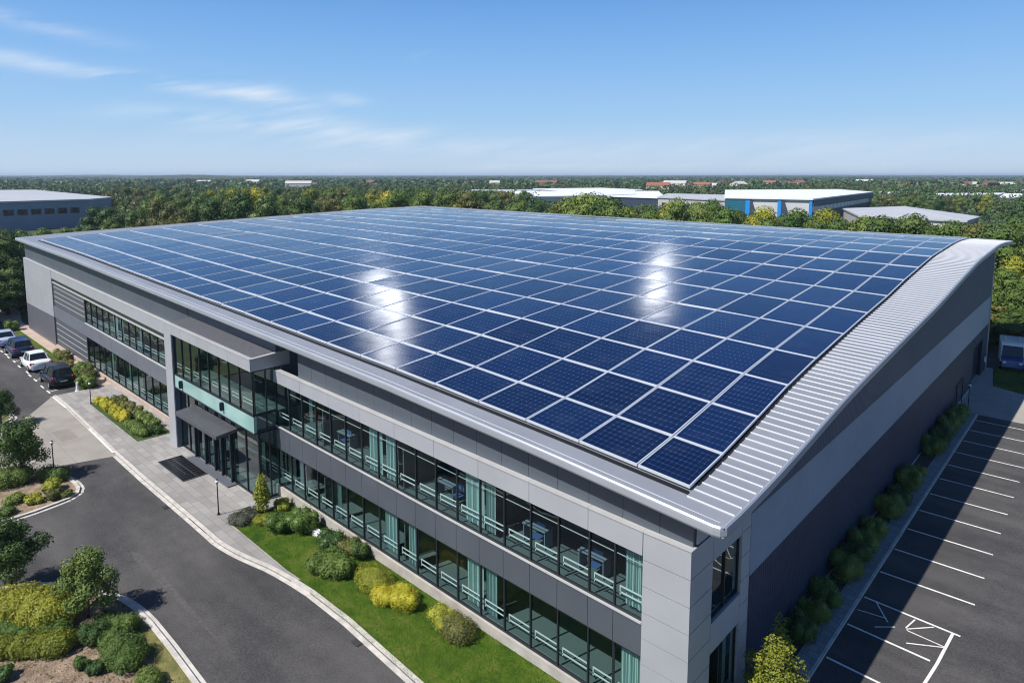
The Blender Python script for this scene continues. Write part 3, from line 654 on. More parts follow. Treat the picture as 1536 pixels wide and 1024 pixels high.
# doors: four leaves in a navy portal, three navy fins, canopy slab and step
dz0 = lambda x: gz(x) + .16
fr = MB(); 
for x in (-34.9, -33.3, -31.9, -30.9, -29.6): fr.slab(x, x + .14, LY - .2, LY - .02, dz0, lambda x: 2.75)
fr.slab(-34.7, -29.6, LY - .04, LY + .04, lambda x: 2.0, lambda x: 2.12)
fr.build('door_portal', M_navy, bld)
for x0, x1 in ((-34.7, -33.3), (-33.1, -31.9), (-31.7, -30.9), (-30.7, -29.6)):
    window(bld, x0, x1, dz0, lambda x: 2.0, LY, M_pane2, False, mesh_w=.07).name = 'door'
    window(bld, x0, x1, lambda x: 2.12, lambda x: mb(x) - .07, LY, M_pane2, False)
b = MB(); b.slab(-35.1, -29.1, LY - .62, LY - .07, gnd, lambda x: gz(x) + .15); b.build('entrance_step', mat('step_stone', (.10, .11, .13), .5), bld)
b = MB(); b.hexa([(-34.9, -2.45, 2.76), (-28.8, -2.45, 2.76), (-28.8, LY, 2.9), (-34.9, LY, 2.9), (-34.9, -2.45, 2.96), (-28.8, -2.45, 2.96), (-28.8, LY, 3.1), (-34.9, LY, 3.1)]); b.build('entrance_canopy', mat('canopy_sheet', (.085, .085, .095), .5, .2, var=.1, scale=2), bld)
for x in (-36.2, -30.0):
    b = MB(); b.box(x - .1, x + .1, EY - .1, EY + .06, 4.0, 4.5); b.box(x - .04, x + .04, EY - .14, EY - .1, 4.05, 4.45); b.build('wall_light', M_navy, bld)

# ================================================================== SOLAR PANELS
cols = [-.4, -2.35, -4.8, -7.35, -9.95, -12.7, -15.5, -18.35, -21.4, -24.5, -27.6, -30.8]
while cols[-1] > -79: cols.append(cols[-1] - 3.28)
rows = [.5, 3.1, 6.4, 9.8, 13.6, 18.1, 22.8, 27.4, 31.9, 36.2, 40.5, 44.7, 48.9, 53, 57]
ORD = ['', 'first', 'second', 'third', 'fourth', 'fifth', 'sixth', 'seventh', 'eighth', 'ninth', 'tenth', 'eleventh', 'twelfth', 'thirteenth', 'fourteenth', 'fifteenth', 'sixteenth', 'seventeenth', 'eighteenth', 'nineteenth', 'twentieth', 'twenty-first', 'twenty-second', 'twenty-third', 'twenty-fourth', 'twenty-fifth', 'twenty-sixth', 'twenty-seventh']
def panel_geo(fb, cb, c0, c1, y0, y1, org, g=.022):
    x0, x1 = c1, c0                     # x0 left, x1 right
    cr = []
    for (x, y) in ((x0 + g, y0 + g), (x1 - g, y0 + g), (x1 - g, y1 - g), (x0 + g, y1 - g)):
        X_ = x + skx(y); cr.append(Vector((X_, y, rz(X_, y) + .14)))
    tilt = random.gauss(0, .006); c_ = sum(cr, Vector()) / 4
    t2 = random.gauss(0, .004)
    for p in cr: p.z += (p.x - c_.x) * tilt + (p.y - c_.y) * t2
    cr = [p - org for p in cr]
    def L(u, v): return (cr[0] * (1 - u) + cr[1] * u) * (1 - v) + (cr[3] * (1 - u) + cr[2] * u) * v
    wu = .045 / (x1 - x0); wv = (.055 + .0009 * min(40, -x0 + y0)) / (y1 - y0)
    U = Vector((0, 0, .035)); D = Vector((0, 0, -.05))
    def barq(u0, u1, v0, v1):
        q = [L(u0, v0), L(u1, v0), L(u1, v1), L(u0, v1)]; fb.hexa([p + D for p in q] + [p + U for p in q])
    barq(0, 1, 0, wv); barq(0, 1, 1 - wv, 1); barq(0, wu, wv, 1 - wv); barq(1 - wu, 1, wv, 1 - wv)
    q = [L(wu, wv), L(1 - wu, wv), L(1 - wu, 1 - wv), L(wu, 1 - wv)]; cb.hexa([p - Vector((0, 0, .02)) for p in q] + [p + Vector((0, 0, .02)) for p in q])
def cell_build(cb, name, parent, loc=(0, 0, 0)):
    o = cb.build(name, M_cell, parent, loc=loc); me = o.data; uv = me.uv_layers.new(name='UVMap')
    std = [(0, 0), (1, 0), (1, 1), (0, 1)]
    for p in me.polygons:
        for k, li in enumerate(p.loop_indices): uv.data[li].uv = std[k % 4]
    return o
allp = []
for r in range(len(rows) - 1):
    for k in range(len(cols) - 1):
        cx, cy = (cols[k] + cols[k + 1]) / 2, (rows[r] + rows[r + 1]) / 2
        allp.append(((Vector((cx, cy, 10)) - CP).length, r, k, cx, cy))
allp.sort()
fb, cb = MB(), MB()
NR = len(rows) - 1
for n_, (_, r, k, cx, cy) in enumerate(allp):
    if n_ < 298:
        X_ = cx + skx(cy); org = Vector((X_, cy, rz(X_, cy)))
        row = 'lowest' if r == 0 else ORD[r + 1]
        col = 'rightmost panel' if k == 0 else ORD[k + 1] + ' panel from the right end'
        t = thing('solar_panel', 'blue solar panel in the %s row above the eave, %s' % (row, col), 'solar panel', org, 0, 'solar panels laid in a grid on the roof')
        f1, c1 = MB(), MB(); panel_geo(f1, c1, cols[k], cols[k + 1], rows[r], rows[r + 1], org)
        f1.build('panel_frame', M_alu, t); cell_build(c1, 'cell_sheet', t)
    else: panel_geo(fb, cb, cols[k], cols[k + 1], rows[r], rows[r + 1], Vector((0, 0, 0)))
t = thing('solar_panels', 'blue solar panels filling the farthest left end of the roof', 'solar panels', (0, 0, 0)); t['kind'] = 'stuff'
o = fb.build('panel_frames', M_alu, t); o['kind'] = 'stuff'; o = cell_build(cb, 'cell_sheets', t); o['kind'] = 'stuff'

# ================================================================== PLANTS
L_dark = leafmat('leaf_dark', (0.022, 0.053, 0.014), (0.049, 0.098, 0.022), (0.107, 0.160, 0.036))
L_mid = leafmat('leaf_mid', (0.039, 0.084, 0.018), (0.089, 0.149, 0.029), (0.176, 0.228, 0.049))
L_olive = leafmat('leaf_olive', (0.062, 0.074, 0.020), (0.111, 0.124, 0.031), (0.198, 0.186, 0.056))
L_yel = leafmat('leaf_yellow', (0.196, 0.196, 0.014), (0.368, 0.345, 0.023), (0.529, 0.460, 0.046))
L_lime = leafmat('leaf_lime', (0.082, 0.117, 0.014), (0.200, 0.223, 0.024), (0.352, 0.352, 0.041))
L_purp = leafmat('leaf_grey_purple', (0.040, 0.046, 0.034), (0.069, 0.075, 0.052), (0.115, 0.115, 0.081))
def leaves(b, blobs, n, s, rnd, up=.35, shell=.55, flat=.0):
    """n small leaf clusters spread through the volume of the blobs [(cx,cy,cz,rx,ry,rz)]"""
    wts = [q[3] * q[4] * q[5] for q in blobs]; 
    for _ in range(n):
        q = rnd.choices(blobs, wts)[0]
        while True:
            d = Vector((rnd.gauss(0, 1), rnd.gauss(0, 1), rnd.gauss(0, 1)))
            if d.length > .1: break
        d.normalize(); rr = (shell + (1 - shell) * rnd.random() ** .6) * (1 + .13 * math.sin(d.x * 7 + q[0] * 9) * math.sin(d.y * 6 + q[2] * 5) + .08 * rnd.random())
        p = Vector((q[0] + d.x * q[3] * rr, q[1] + d.y * q[4] * rr, q[2] + d.z * q[5] * rr))
        if p.z < flat: continue
        nn = (d + Vector((rnd.gauss(0, .47), rnd.gauss(0, .47), rnd.gauss(0, .47) + up))).normalized()
        t = nn.cross(Vector((rnd.random() - .5, rnd.random() - .5, rnd.random() - .5))).normalized(); u = nn.cross(t)
        a = s * (.6 + .8 * rnd.random()); k = .6
        b.face([p - t * a, p + u * a * k + nn * a * .15, p + t * a, p - u * a * k + nn * a * .1])
CROWN = {}
def tree_mesh(kind, seed):
    """unit sized tree meshes (height ~ 1 x H) cached"""
    key = (kind, seed)
    if key in CROWN: return CROWN[key]
    rnd = random.Random(seed * 31 + len(kind)); tb, cb_ = MB(), MB()
    if kind in ('broad', 'bright', 'dense'):          # distant broadleaf: 10 m tall
        H = 10; ct = 6.1
        tb.tube([(0, 0, 0), (.1, .05, 2.5), (0, .1, 5.5), (.1, 0, 8)], [.32, .24, .16, .04], 6)
        blobs = [(0, 0, 5.2, 2.1, 2.1, 2.6)]
        for k in range(11):
            a = k * 2.4 + rnd.random(); h = 3.2 + k * .55 + rnd.uniform(-.4, .4); rr = (2.5 if h < 6 else 2.5 - (h - 6) * .75) * rnd.uniform(.75, 1.1)
            s_ = rnd.uniform(.95, 1.5); blobs.append((math.cos(a) * rr, math.sin(a) * rr, min(h, 8.8), s_, s_, s_ * .8))
            tb.tube([(0, 0, h * .5), (math.cos(a) * rr * .6, math.sin(a) * rr * .6, h * .85), (math.cos(a) * rr, math.sin(a) * rr, h)], [.12, .08, .03], 5)
        leaves(cb_, blobs, 6500, .135 if kind != 'dense' else .12, rnd, shell=.72)
        for q in blobs: cb_.ball(q[:3], (q[3] * .66, q[4] * .66, q[5] * .66), 7, 5)
    elif kind == 'conic':
        tb.tube([(0, 0, 0), (0, 0, 9)], [.25, .03], 6); blobs = [(0, 0, 1.6 + k * 1.25, 2.3 - k * .32, 2.3 - k * .32, 1.2) for k in range(7)]
        leaves(cb_, blobs, 1200, .28, rnd, up=.1, shell=.6)
    elif kind == 'street':           # small open street tree, 3 m
        tb.tube([(0, 0, 0), (.02, .01, .7), (.0, .03, 1.5), (.03, 0, 2.5)], [.065, .05, .035, .01], 8)
        blobs = [(0, 0, 1.75, .62, .62, .8)]
        for k in range(15):
            a = k * 2.4 + rnd.random() * .6; h = 1.05 + k * .115 + rnd.uniform(-.08, .08); rr = rnd.uniform(.45, .85) * (1.05 if h < 2.1 else .55)
            s_ = rnd.uniform(.34, .5); blobs.append((math.cos(a) * rr, math.sin(a) * rr, h, s_, s_, s_ * .8))
            tb.tube([(0, .01, h * .55), (math.cos(a) * rr * .5, math.sin(a) * rr * .5, h * .85), (math.cos(a) * rr, math.sin(a) * rr, h)], [.028, .018, .006], 5)
        leaves(cb_, blobs, 9500, .046, rnd, shell=.4)
    elif kind == 'cone_small':        # 2 m upright conical tree
        tb.tube([(0, 0, 0), (0, 0, 1.9)], [.05, .01], 6)
        blobs = [(0, 0, .3 + k * .27, .40 - k * .055, .40 - k * .055, .26) for k in range(7)]
        for k in range(26):
            a = k * 2.4; h = .12 + k * .062; rr = (.52 - h * .24) * rnd.uniform(.8, 1.15); q = rnd.uniform(.09, .17) * (1.1 - h * .25)
            blobs.append((math.cos(a) * rr, math.sin(a) * rr, h, q, q, q * 1.1)); tb.tube([(0, 0, h * .7), (math.cos(a) * rr, math.sin(a) * rr, h)], [.015, .005], 4)
        leaves(cb_, blobs, 15000, .017, rnd, up=.2, shell=.45)
    elif kind == 'column':
        tb.tube([(0, 0, 0), (0, 0, 1.4)], [.045, .01], 6); blobs = [(rnd.uniform(-.05, .05), rnd.uniform(-.05, .05), .4 + k * .24, .36 - abs(k - 2) * .05, .36 - abs(k - 2) * .05, .25) for k in range(6)]
        leaves(cb_, blobs, 3000, .035, rnd, up=.2, shell=.6)
    CROWN[key] = (tb, cb_, {}); return CROWN[key]
def tree(kind, seed, leaf, x, y, h, label, group=None, name='tree', rzv=None, base=None, wide=1.0):
    tb, cb_, cache = tree_mesh(kind, seed)
    if (leaf.name) not in cache:
        a = tb.build('trunk', M_bark, None, smooth=True); c_ = cb_.build('crown', leaf, None); cache[leaf.name] = (a.data, c_.data)
        bpy.data.objects.remove(a); bpy.data.objects.remove(c_)
    md = cache[leaf.name]; unit = {'street': 2.9, 'cone_small': 2.1, 'column': 1.8, 'conic': 10.2}.get(kind, 9.8)
    t = thing(name, label, 'tree', (x, y, (gz(x) - .08) if base is None else base), random.uniform(0, 6.28) if rzv is None else rzv, group)
    s = h / unit; t.scale = (s * wide, s * wide, s)
    for nm, me in (('trunk', md[0]), ('crown', md[1])):
        o = bpy.data.objects.new(nm, me); C.objects.link(o); o.parent = t
    return t
def shrub(x, y, rx, ry, h, leaf, label, group=None, n=2200, s=.035, seed=None, rz_=0, name='shrub', lumpy=True, z=.05, core=True, cat='shrub'):
    rnd = random.Random(seed if seed is not None else int((x * 7 + y * 13) * 100)); b = MB()
    blobs = [(0, 0, h * .42, rx * .8, ry * .8, h * .52)]
    if lumpy:
        k_ = max(5, int(8 * max(rx, ry) / min(rx, ry)))
        for k in range(k_):
            a = rnd.uniform(0, 6.28); r_ = rnd.uniform(.35, .8); q = rnd.uniform(.28, .42)
            blobs.append((math.cos(a) * rx * r_, math.sin(a) * ry * r_, h * rnd.uniform(.4, .72), min(rx, ry) * q * 1.5, min(rx, ry) * q * 1.5, h * q))
    else: blobs = [(0, 0, h * .42, rx, ry, h * .58)]
    leaves(b, blobs, n, s, rnd, shell=.78, flat=.0)
    if core:
        for q in blobs: b.ball(q[:3], (q[3] * .78, q[4] * .78, q[5] * .78), 9, 6)
    o = b.build(name, leaf, None, loc=(x, y, gz(x) + z)); o.rotation_euler.z = rz_
    tag(o, label, cat, group); return o
def hedge(pts, w, h, leaf, label, n=5000, s=.045, name='hedge', z=.05, cat='hedge', group=None):
    rnd = random.Random(int(pts[0][0] * 10)); b = MB(); x0, y0 = pts[0]; blobs = []
    L = sum((Vector(a) - Vector(c_)).length for a, c_ in zip(pts, pts[1:]))
    for a, c_ in zip(pts, pts[1:]):
        d = (Vector(c_) - Vector(a)); k = max(2, int(d.length / (w * .55)))
        for i in range(k):
            p = Vector(a) + d * (i + .5) / k; blobs.append((p.x - x0 + rnd.uniform(-.1, .1) * w, p.y - y0 + rnd.uniform(-.12, .12) * w, h * .45, w * rnd.uniform(.45, .6), w * rnd.uniform(.45, .6), h * rnd.uniform(.48, .62)))
    leaves(b, blobs, n, s, rnd, shell=.75)
    for q in blobs: b.ball(q[:3], (q[3] * .78, q[4] * .78, q[5] * .78), 8, 5)
    return tag(b.build(name, leaf, None, loc=(x0, y0, gz(x0) + z)), label, cat, group)
# trees by the road
tree('street', 1, L_mid, -21.95, -10.95, 3.15, 'leafy green street tree by the bend of the lower kerb', name='street_tree', rzv=.4)
tree('street', 2, L_mid, -39.0, -9.9, 4.0, 'leafy green street tree behind the round hedge at the junction', name='street_tree', rzv=2.0, wide=.9)
tree('street', 3, L_dark, -26.4, -12.75, 3.6, 'darker green street tree cut by the left picture edge above the big hedge', name='street_tree', rzv=3.3)
tree('street', 4, L_dark, -51.0, -8.9, 3.0, 'small dark street tree beside the apron at the left picture edge', name='street_tree', rzv=1.1)
tree('column', 1, L_lime, -24.85, -1.75, 2.35, 'slim upright young tree at the corner of the paving by the entrance', name='young_tree')
tree('cone_small', 1, L_lime, 1.5, 3.5, 4.05, 'bright yellow-green conical tree at the near corner of the building', name='conical_tree', wide=1.5)
hedge([(2.05, 4.6), (2.6, 4.2)], .75, .85, L_mid, 'low green bush beside the bright conical tree', n=3000, s=.03, name='bush', cat='bush')
# lawn shrubs along the facade
gS = 'shrubs along the foot of the front facade'
shrub(-24.75, -3, 0.90, 0.58, 0.49, L_purp, 'grey-green low shrub beside the lamp post on the lawn corner', gS, n=2970, s=.03)
shrub(-24.9, -2.35, 0.72, 0.47, 0.49, L_purp, 'grey-green low shrub between the slim young tree and the lamp', gS, n=2160, s=.03)
shrub(-23.8, -2.25, 0.84, 0.47, 0.44, L_lime, 'low yellow-green shrub in front of the slim young tree', gS, n=2700, s=.03)
shrub(-24.5, -0.8, 0.72, 0.41, 0.53, L_lime, 'low lime shrub behind the slim young tree against the plinth', gS, n=2025, s=.03)
shrub(-22.6, -1.95, 0.90, 0.70, 0.88, L_mid, 'rounded mid green shrub left in the pair before the white box', gS, n=4050)
shrub(-21.7, -1.15, 1.20, 0.73, 0.99, L_mid, 'wide green shrub nearest the white box on the lawn', gS, n=4860)
shrub(-19, -1.1, 0.90, 0.64, 0.91, L_dark, 'dark green round shrub just right of the white box', gS, n=3510)
shrub(-18.1, -0.7, 0.84, 0.53, 0.73, L_olive, 'olive brown-tipped shrub against the plinth behind the big spreading bush', gS, n=2970)
shrub(-17.4, -0.6, 0.66, 0.47, 0.84, L_dark, 'dark brownish shrub leaning on the plinth left of the yellow shrubs', gS, n=2700)
shrub(-17.35, -2.15, 1.38, 0.88, 0.94, L_mid, 'big spreading mid green bush near the kerb in the middle of the lawn', gS, n=6210, s=.045)
shrub(-14.95, -1.4, 1.14, 0.73, 0.84, L_lime, 'light yellow-green dome shrub, leftmost of the yellow clipped ones', gS, n=7020, s=.028, lumpy=False)
shrub(-13.75, -1.8, 0.62, 0.49, 0.70, L_yel, 'small golden clipped shrub squeezed between two larger ones', gS, n=3240, s=.026, lumpy=False)
shrub(-12.9, -1.4, 1.08, 0.70, 0.88, L_yel, 'large golden clipped shrub, rightmost of the yellow ones', gS, n=6210, s=.028)
shrub(-10.45, -1.1, 0.74, 0.58, 0.73, L_lime, 'low yellowish part-bare shrub left of the olive dome', gS, n=3240, s=.03)
shrub(-9.75, -1.05, 0.90, 0.64, 0.84, L_olive, 'olive brown dome shrub, last before the corner of the building', gS, n=4860, s=.03, lumpy=False)
# bed left of the entrance
for k, x in enumerate((-50.6, -49.0, -47.3, -45.7)):
    shrub(x, -2.35 - .02 * k, .95, .5, .72, L_yel, 'golden clipped shrub in the entrance bed, %s from its left end' % ORD[k + 1], 'golden shrubs in the entrance bed', n=1400, s=.045)
for k, x in enumerate((-49.8, -47.9, -46.0, -44.2, -42.6)):
    shrub(x, -1.35, 1.05, .5, .72, L_olive if k < 3 else L_mid, 'olive green shrub in the back row of the entrance bed, %s from its left end' % ORD[k + 1], 'green shrubs in the entrance bed', n=1400, s=.045)
hedge([(-44.2, -2.5), (-40.9, -2.4)], .85, .62, L_mid, 'clipped green hedge closing the right end of the entrance bed', n=2500, s=.045)
hedge([(-41.6, -2.4), (-41.0, -1.2)], .75, .6, L_dark, 'short dark green hedge across the end of the entrance bed near the pier', n=1300, s=.045)
sheet('bed_soil', [(-51.6, -3.0), (-40.5, -3.05), (-40.45, -.75), (-51.9, -.7)], .09, mat('bed_green', (.04, .07, .012), .95, var=.4, scale=3))
# shrubs beside the parked cars
shrub(-86.9, -1.5, .8, .8, 1.2, L_mid, 'small round shrub at the far end of the parking row', n=700, s=.09)
shrub(-68.4, -.95, 1.8, .6, .95, L_olive, 'olive hedge-like shrub behind the white car', n=1300, s=.07)
shrub(-65.6, -1.2, 1.3, .5, .6, L_olive, 'low flat olive shrub between white car and black car', n=800, s=.07)
shrub(-60.2, -1.0, 1.5, .7, 1.35, L_mid, 'rounded green shrub behind the black car', n=1500, s=.07)
shrub(-58.3, -1.4, 1.3, .7, 1.2, L_olive, 'olive round shrub between the black car and the paving', n=1500, s=.07)
shrub(-56.6, -1.9, 1.1, .75, 1.15, L_mid, 'bright green round shrub at the corner of the forecourt paving', n=1500, s=.06)
# junction island plants
hedge([(-40.6, -12.4), (-39.4, -11.2), (-38.9, -10.0)], 1.8, 1.15, L_mid, 'thick rounded green hedge under the street tree at the junction', n=9000)
hedge([(-38.6, -9.0), (-37.0, -8.3)], 1.1, .9, L_dark, 'dark low hedge at the foot of the left lamp post', n=2200)
for k, (x, y, r_, h, lf, w_) in enumerate(((-36.1, -10.9, .55, .5, L_mid, 'spiky green plant lowest on the junction bed'), (-35.4, -10.1, .5, .5, L_lime, 'lime green plant in the middle of the junction bed'), (-36.2, -9.1, .6, .85, L_lime, 'tall yellowish plant beside the left lamp post'), (-35.2, -9.2, .5, .5, L_olive, 'olive plant close to the rounded kerb of the junction bed'), (-34.9, -8.7, .4, .35, L_olive, 'low dry plant at the nose of the junction bed'), (-34.8, -11.6, .55, .45, L_mid, 'green plant by the kerb at the left picture edge'))):
    shrub(x, y, r_, r_ * .9, h, lf, w_, 'plants in the junction bed', n=1300, s=.045)
# lower left bed
hedge([(-25.2, -14.0), (-23.7, -12.7), (-22.3, -11.6)], 1.9, 1.3, L_lime, 'wide tall yellow-green hedge in front of the street trees', n=26000, s=.036)
hedge([(-23.7, -14.1), (-22.5, -13.1), (-21.3, -11.9)], .9, .6, L_mid, 'darker green skirt of low hedge before the yellow-green hedge', n=7000, s=.036)
hedge([(-22.2, -14.1), (-21.1, -13.1), (-20.2, -12.1)], 1.15, .75, L_lime, 'lower yellow-green hedge nearest the picture bottom left', n=12000, s=.034)
shrub(-19.95, -11.25, .55, .5, .95, L_dark, 'blue-green bush under the street tree by the lower bed', n=3600, s=.034)
shrub(-19.45, -10.45, .6, .5, .8, L_mid, 'mid green bush between the street tree shadow and the kerb', n=3200, s=.032)
hedge([(-19.0, -11.0), (-18.0, -10.75), (-17.4, -10.6)], 1.15, .95, L_mid, 'large leafy green bush beside the dry grass verge', n=9500, s=.034, name='bush', cat='bush')
hedge([(-16.3, -10.6), (-15.6, -10.5)], .8, .6, L_mid, 'green bush at the bottom edge beside the kerb', n=3200, s=.034, name='bush', cat='bush')
shrub(-18.85, -12.0, .3, .26, .4, L_dark, 'small dark round bush on the bare mulch, left of two', n=1100, s=.028)
shrub(-18.15, -11.75, .32, .3, .46, L_dark, 'small dark bush on the bare mulch, right of two', n=1100, s=.028)
shrub(-20.3, -14.25, .4, .4, .5, L_dark, 'small dark bush at the very bottom left corner', n=1100, s=.03)
hedge([(-21.4, -10.7), (-20.3, -10.1), (-19.4, -9.8)], .75, .45, L_dark, 'dark ground-hugging hedge in the tree shadow behind the lower kerb', n=3200, s=.035)
# side bed shrubs
sb = [(8.3, .5, .5, .95), (9.9, .42, .45, .85), (11.4, .5, .62, .95), (13.9, .5, .7, 1.05), (15.2, .48, .72, 1.1), (16.7, .5, .7, 1.1), (18.6, .45, .6, 1.0), (21.6, .5, .75, 1.15), (23.4, .5, .7, .95), (25.9, .55, .85, 1.2), (27.3, .48, .7, 1.0), (33.1, .5, .9, 1.1), (35.2, .55, 1.0, 1.25), (37.7, .52, .95, 1.15), (40.6, .5, .95, 1.1), (42.8, .45, .7, .9)]
for k, (y, x, r_, h) in enumerate(sb):
    shrub(x + .18, y, .72, r_ * 1.15, h * 1.15, L_mid if k % 4 else L_dark, 'green clipped shrub in the shaded side bed, %s counted from the near corner' % ORD[k + 1], 'shrubs along the shaded side wall', n=2800, s=.04)
# far right front of driveway
hedge([(3.6, 56), (8, 56.3)], 1.2, .9, L_mid, 'green shrub on the verge beyond the driveway at the right edge', n=1400, s=.08, name='shrub', cat='shrub')

def inpoly(x, y, P):
    c_ = False; j = len(P) - 1
    for i in range(len(P)):
        if (P[i][1] > y) != (P[j][1] > y) and x < (P[j][0] - P[i][0]) * (y - P[i][1]) / (P[j][1] - P[i][1]) + P[i][0]: c_ = not c_
        j = i
    return c_
L_blade = leafmat('grass_blade', (0.035, 0.085, 0.010), (0.080, 0.150, 0.016), (0.200, 0.200, 0.050))
rg = random.Random(4); b = MB(); k = 0
while k < 42000:
    x = -25 + 27 * rg.random() ** .8; y = rg.uniform(-4.3, .2)
    if not inpoly(x, y, lawn): continue
    k += 1; z = gz(x) + .085; a = rg.uniform(0, 6.28); h = rg.uniform(.025, .075); w_ = .012; lx, ly_ = rg.gauss(0, .02), rg.gauss(0, .02)
    b.face([(x - math.cos(a) * w_, y - math.sin(a) * w_, z), (x + math.cos(a) * w_, y + math.sin(a) * w_, z), (x + lx, y + ly_, z + h)])
tag(b.build('lawn_blades', L_blade), 'short mown grass covering the lawn strip', 'grass', kind='stuff')
b = MB(); k = 0; bed = I1 + [(30, -40)]
while k < 9000:
    x = rg.uniform(-27, -13); y = rg.uniform(-16, -9.4)
    if not inpoly(x, y, bed): continue
    k += 1; z = gz(x) + .085; b.mi = rg.choice([0, 0, 1, 2]); q = rg.uniform(.012, .045); a = rg.uniform(0, 6.28); c1_, s1_ = math.cos(a) * q, math.sin(a) * q
    b.face([(x - c1_, y - s1_, z), (x + s1_ * .5, y - c1_ * .5, z + q * .5), (x + c1_, y + s1_, z + q * .3), (x - s1_ * .5, y + c1_ * .5, z + q * .6)])
tag(b.build('mulch_chips', [mat('chip_brown', (.14, .09, .05), .9), mat('chip_pale', (.42, .34, .25), .9), mat('chip_dark', (.05, .035, .025), .9)]), 'loose bark chips and dry leaves on the planting bed', 'mulch', kind='stuff')

# ================================================================== CARS
def car(label, paint, x, y, rzv, kind='hatch', L=4.3, W=1.78, H=1.5):
    t = thing('car', label, 'car', (x, y, gz(x) + .005), rzv, 'cars parked in the row beside the facade')
    hw = W / 2; hl = L / 2
    # side profile stations: x, bottom z, belt z, half width   (front = -x, rear = +x)
    if kind == 'suv': st = [(-hl, .42, .72, .72), (-hl + .12, .28, .86, .86), (-hl + .9, .24, 1.0, .97), (-.7, .22, 1.06, 1), (.6, .22, 1.08, 1), (hl - .5, .24, 1.1, .98), (hl - .1, .30, 1.08, .92), (hl, .42, .95, .84)]
    else: st = [(-hl, .40, .60, .72), (-hl + .12, .26, .74, .86), (-hl + .9, .22, .88, .97), (-.7, .2, .94, 1), (.6, .2, .96, 1), (hl - .6, .22, .98, .98), (hl - .1, .28, .94, .92), (hl, .40, .82, .84)]
    b = MB(); rings = []
    for (sx, zb, zt, k) in st:
        w = hw * k; zm = zb + (zt - zb) * .55
        pts = [(-w * .84, zb), (-w, zb + .14), (-w, zm), (-w * .93, zt - .03), (-w * .82, zt), (0, zt + .035), (w * .82, zt), (w * .93, zt - .03), (w, zm), (w, zb + .14), (w * .84, zb)]
        rings.append([(sx, py_, pz_) for py_, pz_ in pts])
    n = len(rings[0])
    for A, B in zip(rings, rings[1:]):
        for i in range(n): b.face([A[i], A[(i + 1) % n], B[(i + 1) % n], B[i]])
    b.face(rings[0]); b.face(rings[-1][::-1])
    body = b.build('body', paint, t, smooth=True, fixn=True)
    # cabin glass and roof
    rear = hl - (.12 if kind == 'suv' else .28 if kind == 'hatch' else .95)
    zt = 1.04 if kind == 'suv' else .92
    fx = -hl + 1.05
    lo = [(fx, hw * .80), (-.5, hw * .90), (.5, hw * .90), (rear, hw * .80)]
    up = [(fx + .75, hw * .66), (-.35, hw * .72), (.6, hw * .72), (rear - (.3 if kind == 'suv' else .5), hw * .64)]
    zr = [H - .09, H - .02, H - .02, H - .10]
    b = MB(); R = []
    for (lx, ly_), (ux, uy), z_ in zip(lo, up, zr): R.append([(lx, -ly_, zt), (ux, -uy, z_), (ux, uy, z_), (lx, ly_, zt)])
    for A, B in zip(R, R[1:]):
        for i in range(3): b.face([A[i], A[i + 1], B[i + 1], B[i]])
    b.face(R[0]); b.face(R[-1][::-1]); b.build('car_window', M_cglass, t, fixn=True)
    b = MB(); rr = []
    for (ux, uy), z_ in zip(up, zr): rr.append([(ux, -uy - .02, z_ - .03), (ux, -uy * .85, z_ + .03), (ux, 0, z_ + .05), (ux, uy * .85, z_ + .03), (ux, uy + .02, z_ - .03)])
    for A, B in zip(rr, rr[1:]):
        for i in range(4): b.face([A[i], A[i + 1], B[i + 1], B[i]])
    for A in (rr[0], rr[-1]): b.face([A[0], A[1], A[2], A[3], A[4]])
    for s in (-1, 1):                       # pillars
        for (a, c_) in zip(lo, up): 
            z_ = zr[lo.index(a)]; b.bar((a[0], s * (a[1] + .0), zt - .04), (c_[0], s * (c_[1] + .005), z_), .07, .05)
    b.build('car_roof', paint, t, smooth=False)
    for s in (-1, 1):
        for wx in (-hl + .82, hl - .78):
            w = MB(); w.tube([(wx, s * (hw - .2), .32), (wx, s * (hw + .012), .32)], [.32, .32], 16); o = w.build('wheel', M_rubber, t)
            r_ = MB(); r_.tube([(wx, s * (hw + .0), .32), (wx, s * (hw + .025), .32)], [.2, .19], 12); r_.build('rim', M_rim, o)
        lb = MB(); lb.hexa([(hl - .16, s * hw * .62, .72 + (.12 if kind == 'suv' else 0)), (hl + .01, s * hw * .62, .72 + (.12 if kind == 'suv' else 0)), (hl - .06, s * hw * .96, .74 + (.12 if kind == 'suv' else 0)), (hl - .2, s * hw * .96, .74 + (.12 if kind == 'suv' else 0)), (hl - .16, s * hw * .62, .92 + (.12 if kind == 'suv' else 0)), (hl + .005, s * hw * .62, .90 + (.12 if kind == 'suv' else 0)), (hl - .065, s * hw * .95, .93 + (.12 if kind == 'suv' else 0)), (hl - .2, s * hw * .95, .94 + (.12 if kind == 'suv' else 0))]); lb.build('tail_light', M_red, t)
        lb = MB(); lb.box(-hl - .01, -hl + .15, s * hw * .5, s * hw * .84, .58, .7); lb.build('headlight', M_lampglass, t)
        lb = MB(); lb.box(-.75, -.55, s * hw * .98, s * (hw + .16), .95, 1.08); lb.build('wing_mirror', paint, t)
    p = MB(); p.box(hl - .02, hl + .02, -.26, .26, .6, .72); p.build('number_plate', M_plate, t)
    p = MB(); p.box(hl - .12, hl + .05, -hw * .8, hw * .8, .28, .46); p.box(-hl - .04, -hl + .1, -hw * .7, hw * .7, .3, .44); p.build('bumper', paint if kind != 'suv' else M_black, t)
    return t
def paint(name, c_): return mat(name, c_, .22, .1, spec=.7)
car('black estate car nearest the paving, its tail lights towards the forecourt', paint('black_paint', (.006, .009, .018)), -60.1, -3.25, 0, 'suv', 4.5, 1.95, 1.75)
